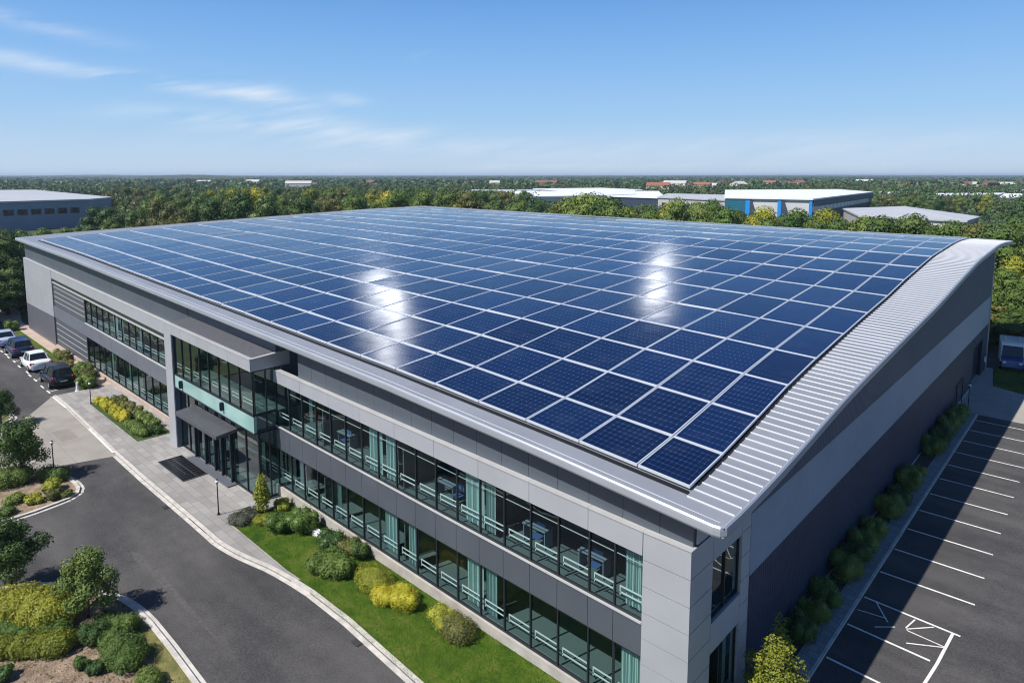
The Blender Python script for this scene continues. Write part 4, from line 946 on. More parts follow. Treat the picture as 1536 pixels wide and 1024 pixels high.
car('white car between the black car and the dark blue car', paint('white_car_paint', (.78, .80, .82)), -67.2, -3.35, 0, 'sedan', 4.5, 1.9, 1.6)
car('dark blue hatchback behind the white car', paint('navy_paint', (.02, .035, .09)), -74.1, -3.35, 0, 'suv', 4.4, 1.9, 1.75)
car('pale blue and silver car at the far end of the parked row', paint('silver_paint', (.42, .50, .66)), -80.0, -3.6, 0, 'sedan', 4.4, 1.9, 1.55)
# parked van behind the right end
def van():
    t = thing('campervan', 'white boxy van with blue bonnet parked behind the far right corner', 'van', (1.7, 63.2, gz(2) + .02), rad(-82))
    b = MB(); b.box(-2.2, 1.2, -1.0, 1.0, .5, 2.55); b.hexa([(1.2, -1, .5), (1.9, -.95, .5), (1.9, .95, .5), (1.2, 1, .5), (1.2, -1, 2.5), (1.35, -.9, 2.45), (1.35, .9, 2.45), (1.2, 1, 2.5)]); b.build('body', paint('van_white', (.7, .72, .74)), t)
    b = MB(); b.hexa([(1.5, -.9, .4), (2.7, -.85, .4), (2.7, .85, .4), (1.5, .9, .4), (1.7, -.9, 1.25), (2.65, -.8, 1.05), (2.65, .8, 1.05), (1.7, .9, 1.25)]); b.build('bonnet', paint('van_blue', (.03, .09, .3)), t)
    b = MB(); b.hexa([(1.72, -.85, 1.27), (1.85, -.85, 1.27), (1.85, .85, 1.27), (1.72, .85, 1.27), (1.38, -.8, 2.2), (1.45, -.8, 2.25), (1.45, .8, 2.25), (1.38, .8, 2.2)]); b.build('windscreen', M_cglass, t)
    for s in (-1, 1):
        for wx in (-1.4, 2.0):
            w = MB(); w.tube([(wx, s * .8, .36), (wx, s * 1.0, .36)], [.36, .36], 14); o = w.build('wheel', M_rubber, t); r_ = MB(); r_.tube([(wx, s * 1.0, .36), (wx, s * 1.02, .36)], [.2, .2], 10); r_.build('rim', M_rim, o)
        lb = MB(); lb.box(2.62, 2.74, s * .5, s * .78, .75, .95); lb.build('headlight', M_lampglass, t)
    b = MB(); b.box(-1.8, .8, -.6, -.5, 2.56, 2.62); b.box(-1.8, .8, .5, .6, 2.56, 2.62); b.build('roof_rail', M_alu, t)
van()

# ================================================================== STREET FURNITURE
def lamp(x, y, h, label):
    t = thing('lamp_post', label, 'lamp post', (x, y, gz(x) + .05), 0, 'black lamp posts')
    b = MB(); b.tube([(0, 0, 0), (0, 0, .12), (0, 0, .121), (0, 0, h)], [.07, .07, .035, .028], 10); b.build('post', M_black, t)
    b = MB(); b.ball((0, 0, h + .1), .1, 12, 8); b.build('lamp_globe', M_lampglass, t)
    b = MB(); b.tube([(0, 0, h + .17), (0, 0, h + .20), (0, 0, h + .23)], [.07, .06, .02], 10); b.build('lamp_cap', M_black, t)
    b = MB(); b.tube([(0, 0, h - .06), (0, 0, h + .02)], [.04, .07], 10); b.build('lamp_collar', M_black, t)
lamp(-26.4, -3.5, 1.85, 'black lamp post on the paving beside the grey-green shrubs')
lamp(-38.0, -8.5, 2.25, 'black lamp post between the concrete apron and the junction hedge')
lamp(-51.6, -2.9, 1.6, 'black lamp post at the upper left corner of the entrance bed')
lamp(.95, 44.2, 2.15, 'black lamp post at the far end of the shaded side path')
# bracket frame by the side wall
t = thing('door_frame_canopy', 'thin black post and bracket frame standing beside the far side wall', 'post', (.12, 44.2, gz(0) + .05))
b = MB(); b.bar((0, 0, 0), (0, 0, 2.05), .07); b.build('post', M_black, t)
b = MB(); b.bar((0, 0, 2.0), (0, 2.7, 2.05), .06); b.bar((0, .1, 1.75), (.1, 2.2, 1.7), .05); b.bar((0, 2.6, 0), (0, 2.6, 2.05), .06); b.build('bracket', M_black, t)
t = thing('security_light', 'small white light box on the side wall beyond the dark door', 'wall light', (.06, 58.7, .5)); b = MB(); b.box(0, .1, -.1, .1, -.25, .25); b.build('light_box', M_white, t); b = MB(); b.box(.1, .13, -.07, .07, -.2, .05); b.build('lens', M_lampglass, t)
# entrance mat: dark grating with frame and pattern
t = thing('entrance_mat', 'black rectangular floor grating set in the paving before the doors', 'floor grating', (-33.9, -2.55, gz(-34) + .075))
b = MB(); b.box(-2.0, 2.0, -.72, .72, .0, .012); b.build('mat_surface', mat('black_grate', (.006, .006, .007), .35), t)
b = MB()
for (x0, x1, y0, y1) in ((-2, 2, -.76, -.72), (-2, 2, .72, .76), (-2.04, -2, -.76, .76), (2, 2.04, -.76, .76)): b.box(x0, x1, y0, y1, 0, .03)
b.build('mat_frame', mat('grate_frame', (.12, .12, .12), .5), t)
b = MB()
for k in range(9): b.bar((-1.8 + k * .42, -.6, .02), (-1.6 + k * .42, .6, .02), .02, .008)
b.bar((-1.9, .1, .02), (1.9, .16, .02), .03, .008); b.bar((-1.9, -.25, .02), (1.2, -.22, .02), .02, .008); b.build('mat_bar', mat('grate_bar', (.10, .10, .10), .4), t)
# white box on the lawn
t = thing('utility_box', 'low white box lying on the lawn between two green shrubs', 'utility box', (-20.6, -.85, gz(-20) + .1), rad(8))
b = MB(); b.hexa([(-.32, -.16, .03), (.32, -.16, .03), (.32, .16, .03), (-.32, .16, .03), (-.28, -.13, .17), (.28, -.13, .17), (.28, .13, .17), (-.28, .13, .17)]); b.build('box_body', M_white, t)
b = MB(); b.box(-.3, .3, -.15, .15, .172, .20); b.build('lid', M_white, t)
b = MB(); b.box(-.4, .42, -.24, .24, 0, .028); b.build('base_slab', M_conc, t)
# white bollard beside the black car
t = thing('bollard', 'small white bollard with spread foot beside the black car', 'bollard', (-56.15, -2.7, gz(-56) + .05))
b = MB(); b.tube([(0, 0, 0), (0, 0, .06), (0, 0, .5), (.05, 0, .75)], [.2, .13, .09, .1], 10); b.build('post', M_white, t); b = MB(); b.bar((0, 0, .7), (-.3, .12, .82), .12, .06); b.build('cap', M_white, t)
# small sign at the bottom edge
t = thing('ground_sign', 'small tilted grey-green sign board at the bottom edge of the bed', 'sign', (-16.2, -12.05, gz(-16) + .08), rad(35))
b = MB(); b.hexa([(-.3, -.02, .12), (.3, -.02, .12), (.3, .02, .12), (-.3, .02, .12), (-.3, .12, .5), (.3, .12, .55), (.3, .16, .55), (-.3, .16, .5)]); b.build('sign_board', mat('sign_green', (.12, .16, .14), .5), t)
b = MB(); b.bar((-.22, .05, -.1), (-.22, .08, .3), .05); b.bar((.22, .05, -.1), (.22, .08, .3), .05); b.build('leg', M_white, t)
b = MB(); b.box(.55, .62, -2, 3, gz(0), gz(0) + .01)

# ================================================================== FAR BUILDINGS
def prism(b, fp, z0, z1):
    n = len(fp)
    for i in range(n):
        a, c_ = fp[i], fp[(i + 1) % n]; b.face([(a[0], a[1], z0), (c_[0], c_[1], z0), (c_[0], c_[1], z1), (a[0], a[1], z1)])
def warehouse(name, label, fpd, top, wall_m, roof_m, win=None, over=1.0, rise=.6, cat='building', stripes=None, winm=None):
    fp = [far(px, d) for px, d in fpd]; cx = sum(p[0] for p in fp) / len(fp); cy = sum(p[1] for p in fp) / len(fp); g = gz(cx) - .5
    fl = [(x - cx, y - cy) for x, y in fp]; t = thing(name, label, cat, (cx, cy, g)); H = top - g
    b = MB(); prism(b, fl, 0, H - .5); b.build('wall', wall_m, t)
    b = MB(); k = 1 + over / max(10, max(Vector(p).length for p in fl)); fo = [(x * k, y * k) for x, y in fl]
    prism(b, fo, H - .5, H); n = len(fo)
    for i in range(n): a, c_ = fo[i], fo[(i + 1) % n]; b.face([(a[0], a[1], H), (c_[0], c_[1], H), (0, 0, H + rise)])
    b.face([(x, y, H - .5) for x, y in fo[::-1]]); b.build('roof', roof_m, t)
    if win:
        for (i, f0, f1, h0, h1, cnt) in win:       # edge, along range, heights, number
            a, c_ = Vector(fl[i]), Vector(fl[(i + 1) % len(fl)]); d = c_ - a; nn = Vector((d.y, -d.x)).normalized()
            if nn.dot((a + c_) / 2) < 0: nn = -nn
            for q in range(cnt):
                u0 = f0 + (f1 - f0) * (q + .14) / cnt; u1 = f0 + (f1 - f0) * (q + .86) / cnt; p, r_ = a + d * u0, a + d * u1
                b = MB(); o0, o1 = nn * .02, nn * .12
                b.hexa([(p.x + o0.x, p.y + o0.y, h0), (r_.x + o0.x, r_.y + o0.y, h0), (r_.x + o1.x, r_.y + o1.y, h0), (p.x + o1.x, p.y + o1.y, h0), (p.x + o0.x, p.y + o0.y, h1), (r_.x + o0.x, r_.y + o0.y, h1), (r_.x + o1.x, r_.y + o1.y, h1), (p.x + o1.x, p.y + o1.y, h1)]); b.build('window', winm or M_cglass, t)
    if stripes:
        for (i, f0, f1, h0, h1, mm, nm) in stripes:
            a, c_ = Vector(fl[i]), Vector(fl[(i + 1) % len(fl)]); d = c_ - a; nn = Vector((d.y, -d.x)).normalized()
            if nn.dot((a + c_) / 2) < 0: nn = -nn
            p, r_ = a + d * f0, a + d * f1; o0, o1 = nn * .03, nn * .5; b = MB(); sl = d * (.05 if nm == 'recessed_wall' else 0)
            b.hexa([(p.x + o0.x, p.y + o0.y, h0), (r_.x + o0.x + sl.x, r_.y + o0.y + sl.y, h0), (r_.x + o1.x + sl.x, r_.y + o1.y + sl.y, h0), (p.x + o1.x, p.y + o1.y, h0), (p.x + o0.x, p.y + o0.y, h1), (r_.x + o0.x - sl.x, r_.y + o0.y - sl.y, h1), (r_.x + o1.x - sl.x, r_.y + o1.y - sl.y, h1), (p.x + o1.x, p.y + o1.y, h1)]); b.build(nm, mm, t)
    return t
W_white = mat('white_roofing', (.72, .73, .74), .6, var=.05, scale=.05); W_grey = mat('grey_roofing', (.42, .43, .45), .6, var=.05, scale=.05); W_wall = mat('pale_warehouse_wall', (.5, .5, .5), .6, var=.06, scale=.1)
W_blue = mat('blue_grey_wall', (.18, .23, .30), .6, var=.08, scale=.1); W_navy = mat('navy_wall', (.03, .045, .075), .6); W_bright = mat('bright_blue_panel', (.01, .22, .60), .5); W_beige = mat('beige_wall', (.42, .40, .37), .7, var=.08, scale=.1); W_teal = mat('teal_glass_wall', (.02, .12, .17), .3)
W_or = mat('orange_brown_wall', (.30, .13, .05), .7, var=.3, scale=.3)
warehouse('warehouse', 'blue-grey industrial building with pale roof among the trees at far left', [(-60, 205), (140, 240), (172, 262), (60, 400), (-80, 380)], toz(0, 304, 205) , W_blue, W_grey, win=[(0, .30, .92, 5.4, 7.3, 6)], rise=.3)
warehouse('warehouse', 'white flat-roofed warehouse behind the dark bushy trees at centre right', [(800, 305), (884, 318), (952, 345), (930, 440), (760, 400)], toz(0, 293, 318), W_wall, W_white, rise=.2)
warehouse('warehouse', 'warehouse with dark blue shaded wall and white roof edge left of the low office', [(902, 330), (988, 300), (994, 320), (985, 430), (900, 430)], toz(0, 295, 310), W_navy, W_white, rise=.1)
warehouse('warehouse', 'far white roofed hall behind the other white warehouses', [(860, 470), (950, 480), (962, 520), (900, 600), (800, 560)], toz(0, 286, 480), W_wall, W_white, rise=.1, stripes=[(1, 0, .5, 4, 8, W_bright, 'blue_panel')])
warehouse('warehouse', 'thin pale roof furthest left of the white warehouses', [(700, 480), (800, 500), (812, 560), (700, 560)], toz(0, 287.5, 480), W_wall, W_grey, rise=.1)
warehouse('low_office', 'low beige office block with dark square windows beside the blue-striped warehouse', [(985, 300), (1092, 262), (1100, 330), (1000, 360)], toz(0, 298, 275), W_beige, W_grey, win=[(0, .05, .95, 1.0, 3.0, 8), (0, .05, .95, 4.6, 6.6, 8)], rise=.1)
warehouse('large_warehouse', 'large white-roofed warehouse with bright blue vertical panels and dark side', [(1085, 262), (1215, 244), (1303, 350), (1250, 420), (1085, 400)], toz(0, 297, 250), W_wall, W_white, win=[(1, .1, .9, 5.6, 7.2, 14)], rise=.6, winm=M_white,
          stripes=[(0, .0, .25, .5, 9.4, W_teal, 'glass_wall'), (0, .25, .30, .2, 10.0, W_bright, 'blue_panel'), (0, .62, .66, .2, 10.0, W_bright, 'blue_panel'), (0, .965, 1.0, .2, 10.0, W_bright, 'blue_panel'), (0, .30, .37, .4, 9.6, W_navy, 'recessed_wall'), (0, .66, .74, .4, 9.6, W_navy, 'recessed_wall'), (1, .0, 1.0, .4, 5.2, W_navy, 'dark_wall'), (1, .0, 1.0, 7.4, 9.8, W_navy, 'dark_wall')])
warehouse('low_warehouse', 'low wide grey-roofed hall with blue shopfront just beyond the right tree belt', [(1286, 205), (1445, 182), (1464, 200), (1340, 262), (1262, 250)], toz(0, 326, 195), W_beige, W_grey, rise=2.2, stripes=[(0, .35, .5, .5, 3.2, W_teal, 'shop_window'), (0, .72, .8, .5, 3.6, W_bright, 'blue_panel'), (0, .52, .62, .5, 3, W_or, 'orange_front'), (0, .8, .88, .5, 3.6, mat('sky_panel', (.2, .5, .6), .5), 'pale_blue_panel')])
warehouse('warehouse', 'long white warehouse low on the right among trees', [(1395, 380), (1490, 392), (1500, 430), (1400, 420)], toz(0, 292, 385), W_wall, W_white, rise=.2)
warehouse('warehouse', 'white warehouse cut by the right picture edge', [(1492, 330), (1570, 330), (1570, 400), (1500, 400)], toz(0, 295.5, 330), W_wall, W_white, rise=.2, win=[(0, .1, .8, 1.0, 3.2, 5)])
warehouse('warehouse', 'pinkish white block with blue end beyond the large warehouse', [(1310, 420), (1332, 400), (1338, 430), (1316, 450)], toz(0, 289, 410), W_wall, W_white, rise=.2, stripes=[(1, 0, 1, 1, 7, W_bright, 'blue_panel')])
warehouse('warehouse', 'small white shed on the skyline trees at far right', [(1512, 500), (1536, 505), (1540, 560), (1516, 560)], toz(0, 287, 500), W_wall, W_white, rise=1)
# distant houses
rh = random.Random(5); housem = [mat('house_white', (.6, .58, .54), .8), mat('house_red', (.32, .13, .09), .8), mat('house_cream', (.5, .42, .32), .8)]; roofm = [mat('roof_red', (.28, .11, .07), .8), mat('roof_pale', (.5, .48, .46), .8), mat('roof_brown', (.16, .10, .08), .8)]
HP = [(452, 620), (470, 640), (300, 900), (312, 910), (560, 760), (700, 900), (742, 700), (820, 760), (985, 560), (1010, 640), (1024, 660), (1050, 600), (1062, 610), (1078, 800), (1096, 700), (1104, 620), (1122, 800), (1150, 760), (1160, 770), (1178, 700), (1192, 710), (1290, 900), (1330, 760), (1360, 720), (1424, 700), (1436, 720), (1446, 730), (1460, 700), (1474, 690), (1488, 720), (1502, 700), (1520, 760), (560, 780), (385, 800)]
for k, (px, d) in enumerate(HP):
    x, y = far(px, d); g = gz(x) - .3; cn = ['white', 'red brick', 'cream'][k % 3]; rn = ['pale', 'red', 'brown']; ri = (k * 7 + 1) % 3
    where = 'left' if px < 500 else 'centre' if px < 900 else 'right'
    t = thing('distant_house', 'tiny %s house with %s roof among distant trees, %s-hand houses, %s from left' % (cn, ['red', 'pale', 'brown'][ri], where, ORD[1 + sum(1 for q in HP if q[0] < px and (q[0] < 500) == (px < 500) and (500 <= q[0] < 900) == (500 <= px < 900))] if sum(1 for q in HP if q[0] < px and (q[0] < 500) == (px < 500) and (500 <= q[0] < 900) == (500 <= px < 900)) < 26 else 'near the picture edge'), 'house', (x, y, g), rh.uniform(0, 1.5), 'distant houses among the trees')
    w, l, h = rh.uniform(8, 14), rh.uniform(10, 26), toz(0, 264, d) - 8.5 - g + rh.uniform(-1, 3) if False else rh.uniform(8.5, 11.5)
    b = MB(); b.box(-l / 2, l / 2, -w / 2, w / 2, 0, h); b.build('wall', housem[k % 3], t)
    b = MB(); rdg = h + 2.4; b.face([(-l / 2 - .3, -w / 2 - .3, h), (l / 2 + .3, -w / 2 - .3, h), (l / 2 + .3, 0, rdg), (-l / 2 - .3, 0, rdg)]); b.face([(l / 2 + .3, w / 2 + .3, h), (-l / 2 - .3, w / 2 + .3, h), (-l / 2 - .3, 0, rdg), (l / 2 + .3, 0, rdg)]); b.face([(-l / 2, -w / 2, h), (-l / 2, 0, rdg), (-l / 2, w / 2, h)]); b.face([(l / 2, -w / 2, h), (l / 2, w / 2, h), (l / 2, 0, rdg)]); b.build('roof', roofm[ri], t)

# ================================================================== TREE BELTS
TL = []                     # (image x, distance, top in image y, kind, leaf, wide)
rt = random.Random(11)
LEAFN = {'leaf_dark': 'dark green', 'leaf_mid': 'mid green', 'leaf_olive': 'olive', 'leaf_lime': 'light green', 'leaf_yellow': 'yellow'}
def add(px, d, top, leaf=None, kind=None, wide=1.0):
    TL.append((px, d, top, kind or rt.choice(['broad', 'broad', 'dense', 'bright']), leaf or rt.choices([L_dark, L_mid, L_olive, L_lime], [4, 6, 2, 1.2])[0], wide))
def crest(px):              # image height of the belt tops behind the roof
    return interp(px, [-60, 30, 130, 170, 200, 240, 300, 350, 430, 480, 560, 590, 640, 700, 760, 840, 880, 930, 1000, 1060, 1090, 1150, 1230, 1280, 1340, 1400, 1450, 1500, 1600],
                  [346, 345, 336, 316, 298, 285, 292, 284, 292, 284, 285, 289, 288, 286, 290, 300, 292, 306, 300, 300, 310, 316, 318, 322, 318, 328, 332, 330, 330])
def dz(d, top): return toz(0, top, d)
px = -70
while px < 1600:            # first belt, straight behind the building
    d0 = interp(px, [-60, 100, 300, 630, 1000, 1300, 1600], [110, 125, 135, 150, 110, 92, 84])
    add(px + rt.uniform(-5, 5), d0 + rt.uniform(0, 10), crest(px) + rt.choice([rt.uniform(-4, 2), rt.uniform(3, 10), rt.uniform(8, 18)]), wide=rt.uniform(.9, 1.2)); px += rt.uniform(26, 40)
px = -70
while px < 1600:
    d0 = interp(px, [-60, 100, 300, 630, 1000, 1300, 1600], [140, 155, 165, 185, 145, 120, 110])
    add(px + rt.uniform(-5, 5), d0 + rt.uniform(0, 14), crest(px) + rt.uniform(1, 12)); px += rt.uniform(24, 38)
px = 175
while px < 820:
    add(px + rt.uniform(-5, 5), rt.uniform(225, 260), crest(px) + rt.uniform(-6, 2)); px += rt.uniform(12, 20)
px = 180
while px < 800:
    add(px + rt.uniform(-5, 5), rt.uniform(290, 340), interp(px, [180, 500, 800], [280, 281, 283]) + rt.uniform(-2, 4)); px += rt.uniform(14, 22)
px = 1310
while px < 1600:
    add(px, rt.uniform(270, 320), rt.uniform(291, 300)); px += rt.uniform(11, 17)
for p_ in ((586, 160, 287, L_yel), (560, 200, 289, L_lime), (690, 165, 292, L_olive), (868, 122, 288, L_mid), (893, 118, 287, L_mid), (912, 116, 294, L_dark), (922, 112, 305, L_mid), (1066, 150, 297, L_mid), (1046, 140, 303, L_mid), (1008, 140, 303, L_lime), (1145, 120, 309, L_lime), (1190, 118, 312, L_mid), (1240, 110, 312, L_lime), (845, 130, 298, L_olive), (146, 150, 309, L_dark), (168, 150, 308, L_dark), (1292, 95, 322, L_mid), (1318, 92, 323, L_dark), (1362, 90, 322, L_dark), (1425, 88, 330, L_mid), (1460, 86, 334, L_olive), (1508, 82, 330, L_dark), (1530, 90, 322, L_dark), (1500, 84, 345, L_mid), (390, 180, 282, L_yel), (470, 220, 281, L_lime), (355, 200, 282, L_lime)):
    add(p_[0], p_[1], p_[2], p_[3], 'broad', 1.15)
# right edge and left edge trees close to the building
for p_ in ((1512, 74, 400, L_mid), (1528, 79, 380, L_lime), (1545, 72, 420, L_mid), (1520, 85, 350, L_dark), (1500, 88, 352, L_dark), (1560, 80, 345, L_mid), (1506, 73, 455, L_olive), (1530, 71, 470, L_dark), (1550, 70, 465, L_dark)): add(p_[0], p_[1], p_[2], p_[3], 'broad', 1.1 if p_[2] < 440 else 1.9)
for p_ in ((-10, 92, 340, L_dark), (8, 98, 345, L_dark), (22, 104, 352, L_mid), (-2, 88, 375, L_dark), (14, 92, 395, L_dark), (26, 96, 415, L_mid), (-20, 84, 400, L_dark), (4, 86, 428, L_olive), (24, 90, 432, L_lime), (-34, 90, 350, L_mid), (36, 108, 350, L_mid), (-40, 80, 420, L_mid)): add(p_[0], p_[1], p_[2], p_[3], 'broad', 1.2 if p_[2] < 410 else 1.7)
used = {}
ent = []
for (px, d, top, kind, leaf, wide) in TL:
    x, y = far(px, d); h = dz(d, top) - gz(x)
    if -89 < x < 3 and -3 < y < 63: continue
    if h < 2: continue
    h = min(h, 24)
    where = 'at the left picture edge' if px < 45 else 'before the blue-grey building' if px < 172 else 'behind the left part of the roof' if px < 430 else 'behind the back left corner of the roof' if px < 700 else 'before the white warehouses' if px < 980 else 'before the low office' if px < 1090 else 'before the blue-striped warehouse' if px < 1300 else 'around the low grey-roofed hall' if px < 1480 else 'at the right picture edge'
    dist = 'close' if d < 135 else 'middle-distance' if d < 210 else 'far'
    ent.append([px, '%s %s tree %s' % (dist, LEAFN[leaf.name], where), x, y, h, kind, leaf, wide])
cnt = {}
for e in ent: cnt[e[1]] = cnt.get(e[1], 0) + 1
ent.sort(key=lambda e: e[0]); seen = {}
for e in ent:
    seen[e[1]] = seen.get(e[1], 0) + 1; lab = e[1]
    if cnt[lab] > 1:
        i = seen[lab]; lab += ', ' + ('leftmost' if i == 1 else 'rightmost' if i == cnt[e[1]] else ORD[i] + ' from left')
    w = e[7] * (1.0 if e[4] > 9 else min(2.0, 1 + (9 - e[4]) * .12))
    tree(e[5], rt.randint(1, 3), e[6], e[2], e[3], e[4], lab, 'trees in the belt around the site', 'broadleaf_tree', wide=w * .95)
print('trees', len(ent))
# undergrowth that closes the belt near the ground
def stuff_clumps(name, label, specs, leafs):
    b = MB(); r_ = random.Random(3)
    for (x, y, z, R, Hh, n, s, mi) in specs:
        b.mi = mi
        for _ in range(n):
            a = r_.uniform(0, 6.283); ph = math.acos(r_.uniform(-.15, 1)); rr = r_.uniform(.72, 1.08)
            d = Vector((math.cos(a) * math.sin(ph), math.sin(a) * math.sin(ph), math.cos(ph))); p = Vector((x + d.x * R * rr, y + d.y * R * rr, z + Hh * .45 + d.z * Hh * .55 * rr))
            nn = (d + Vector((r_.gauss(0, .5), r_.gauss(0, .5), r_.gauss(0, .5)))).normalized(); t = nn.cross(Vector((r_.random() - .5, r_.random() - .5, r_.random() - .5))).normalized(); u = nn.cross(t); k = s * r_.uniform(.6, 1.3)
            b.face([p - t * k, p + u * k * .8, p + t * k, p - u * k * .8])
    o = b.build(name, leafs); tag(o, label, 'woodland', kind='stuff'); return o
# woodland beyond: rays spread over the view, distance by distance
F_leafs = [leafmat('wood_dark', (0.026, 0.060, 0.019), (0.048, 0.094, 0.026), (0.084, 0.131, 0.037), wood=True), leafmat('wood_mid', (0.048, 0.089, 0.023), (0.084, 0.134, 0.034), (0.139, 0.176, 0.052), wood=True), leafmat('wood_olive', (0.062, 0.072, 0.022), (0.099, 0.106, 0.034), (0.162, 0.137, 0.050), wood=True)]
blocked = [(-80, 178, 160, 420), (750, 960, 300, 460), (890, 1000, 290, 440), (975, 1105, 255, 370), (1075, 1310, 235, 430), (1255, 1470, 175, 270), (1390, 1505, 370, 440), (1485, 1580, 320, 410), (790, 970, 460, 610), (695, 815, 470, 570)]
rs = random.Random(21); near, mid_ = [], []
d = 170.0
while d < 640:
    step = 5 + d * .012; px = -120 + rs.uniform(0, 10)
    while px < 1660:
        px += rs.uniform(.85, 1.5) * 8200 / d
        if any(a <= px <= b_ and c_ <= d <= e_ for a, b_, c_, e_ in blocked): continue
        dd = d + rs.uniform(-step, step); x, y = far(px, dd)
        if -92 < x < 6 and y < 66: continue
        topmax = toz(0, crest(max(0, px)) + 2, dd) if dd < 300 and 800 < px < 1480 else 99
        H = min(rs.uniform(7.5, 12.5), max(3.0, topmax)); 
        if noise.noise(Vector((x * .006, y * .006, 3))) > .34 and dd > 300: continue
        near.append((x, y, gz(x) - .5, rs.uniform(3.2, 5.4), H, 170 if dd < 300 else 75, .42 if dd < 300 else .75, rs.choices([0, 1, 2], [4, 5, 2])[0]))
    d += step * 1.3
while d < 5200:
    step = d * .016; px = -120 + rs.uniform(0, 10)
    while px < 1660:
        px += rs.uniform(.7, 1.4) * 11500 / d
        x, y = far(px, d + rs.uniform(-step, step)); H = rs.uniform(8, 13) + (d > 2600) * 2
        if noise.noise(Vector((x * .0028, y * .0028, 9))) > .36: continue
        mid_.append((x, y, gz(x) - .5, rs.uniform(5, 8) * (1 + d / 3500), H, 24, 1.8 * (1 + d / 2200), rs.choices([0, 1, 2], [5, 4, 1])[0]))
    d *= 1.028
print('clumps', len(near), len(mid_))
stuff_clumps('woodland', 'dense mixed woodland spreading behind the industrial estate', near, F_leafs)
stuff_clumps('far_woodland', 'blue-green sea of distant woodland up to the horizon', mid_, F_leafs)
# hills on the horizon
M_hill = mat('hill_forest', (.022, .040, .016), .95, col2=(.05, .065, .03), scale=.02, detail=10)
b = MB()
def ridge(d, h):
    prev = None; px = -200
    while px < 1760:
        x, y = far(px, d); hh = h(px) + 2.0 * noise.noise(Vector((px * .05, d, 0))) + 1.2 * noise.noise(Vector((px * .3, d, 5)))
        x2, y2 = far(px, d + 700); x3, y3 = far(px, d - 300)
        cur = ((x3, y3, -1), (x, y, hh), (x2, y2, -2))
        if prev: b.face([prev[0], cur[0], cur[1], prev[1]]); b.face([prev[1], cur[1], cur[2], prev[2]])
        prev = cur; px += 8
ridge(5600, lambda p: 22 + 4 * math.exp(-((p - 1250) / 260) ** 2)); ridge(3600, lambda p: 11 + 13 * math.exp(-((p - 160) / 130) ** 2) + 3 * math.exp(-((p - 1300) / 300) ** 2)); ridge(1900, lambda p: 5 + 16.5 * math.exp(-((p - 290) / 120) ** 2))
tag(b.build('hills', M_hill, smooth=True), kind='structure')

# ================================================================== HAZE
HZ = True
if HZ:
    b = MB(); f = Vector((-RM[0][2], -RM[1][2])).normalized(); s = Vector((RM[0][0], RM[1][0])); c0 = Vector((CP.x, CP.y))
    p = [c0 - f * 120 - s * 400, c0 - f * 120 + s * 400, c0 + f * 6450 + s * 6600, c0 + f * 6450 - s * 6600]
    b.hexa([(q.x, q.y, -4) for q in p] + [(q.x, q.y, 34) for q in p]); o = b.build('haze', M_white)
    m = bpy.data.materials.new('haze'); m.use_nodes = True; nt = m.node_tree; nt.nodes.remove(nt.nodes['Principled BSDF'])
    v = nt.nodes.new('ShaderNodeVolumePrincipled'); v.inputs['Color'].default_value = (.66, .82, 1, 1); v.inputs['Density'].default_value = .00017; v.inputs['Anisotropy'].default_value = .2
    lk(nt, v.outputs[0], nt.nodes['Material Output'].inputs['Volume']); o.data.materials.clear(); o.data.materials.append(m); o['kind'] = 'stuff'

# ================================================================== LIGHT, SKY, CAMERA
SD = Vector((-.25, -.95, 1.2)).normalized()          # towards the sun
el = math.asin(SD.z); az = math.atan2(SD.x, SD.y)
w = bpy.data.worlds.new('World'); bpy.context.scene.world = w; w.use_nodes = True; nt = w.node_tree
bg = nt.nodes['Background']; sky = nt.nodes.new('ShaderNodeTexSky'); sky.sky_type = 'NISHITA'; sky.sun_disc = False
sky.sun_elevation = el; sky.sun_rotation = az; sky.air_density = 1.0; sky.dust_density = .35; sky.ozone_density = 2.5; sky.altitude = 0
tc = nt.nodes.new('ShaderNodeTexCoord')
def WM(op, a, b_=None, c_=None):
    q = nt.nodes.new('ShaderNodeMath'); q.operation = op
    for i, v_ in enumerate([z for z in (a, b_, c_) if z is not None]):
        if isinstance(v_, (int, float)): q.inputs[i].default_value = v_
        else: lk(nt, v_, q.inputs[i])
    return q.outputs[0]
sp = nt.nodes.new('ShaderNodeSeparateXYZ'); lk(nt, tc.outputs['Generated'], sp.inputs[0])
AZ = WM('MULTIPLY', WM('ARCTAN2', sp.outputs[1], sp.outputs[0]), 57.2958); EL = WM('MULTIPLY', WM('ARCSINE', sp.outputs[2]), 57.2958)
cmb = nt.nodes.new('ShaderNodeCombineXYZ'); lk(nt, WM('MULTIPLY', AZ, .09), cmb.inputs[0]); lk(nt, WM('MULTIPLY_ADD', AZ, .12, WM('MULTIPLY', EL, .62)), cmb.inputs[1])
cmb2 = nt.nodes.new('ShaderNodeCombineXYZ'); lk(nt, AZ, cmb2.inputs[0]); lk(nt, EL, cmb2.inputs[1])
def wn(scale, detail, vec, rough=.55):
    n = nt.nodes.new('ShaderNodeTexNoise'); n.inputs['Scale'].default_value = scale; n.inputs['Detail'].default_value = detail; n.inputs['Roughness'].default_value = rough; lk(nt, vec, n.inputs['Vector']); return n.outputs['Fac']
wisp = wn(1.0, 7, cmb.outputs[0], .6)
def blob(a0, e0, ra, re, slope=0.0):      # soft elliptical patch at an azimuth/elevation of the sky
    da = WM('SUBTRACT', AZ, a0); u = WM('DIVIDE', da, ra); v_ = WM('DIVIDE', WM('SUBTRACT', WM('SUBTRACT', EL, e0), WM('MULTIPLY', da, slope)), re)
    return WM('EXPONENT', WM('MULTIPLY', WM('ADD', WM('MULTIPLY', u, u), WM('MULTIPLY', v_, v_)), -1))
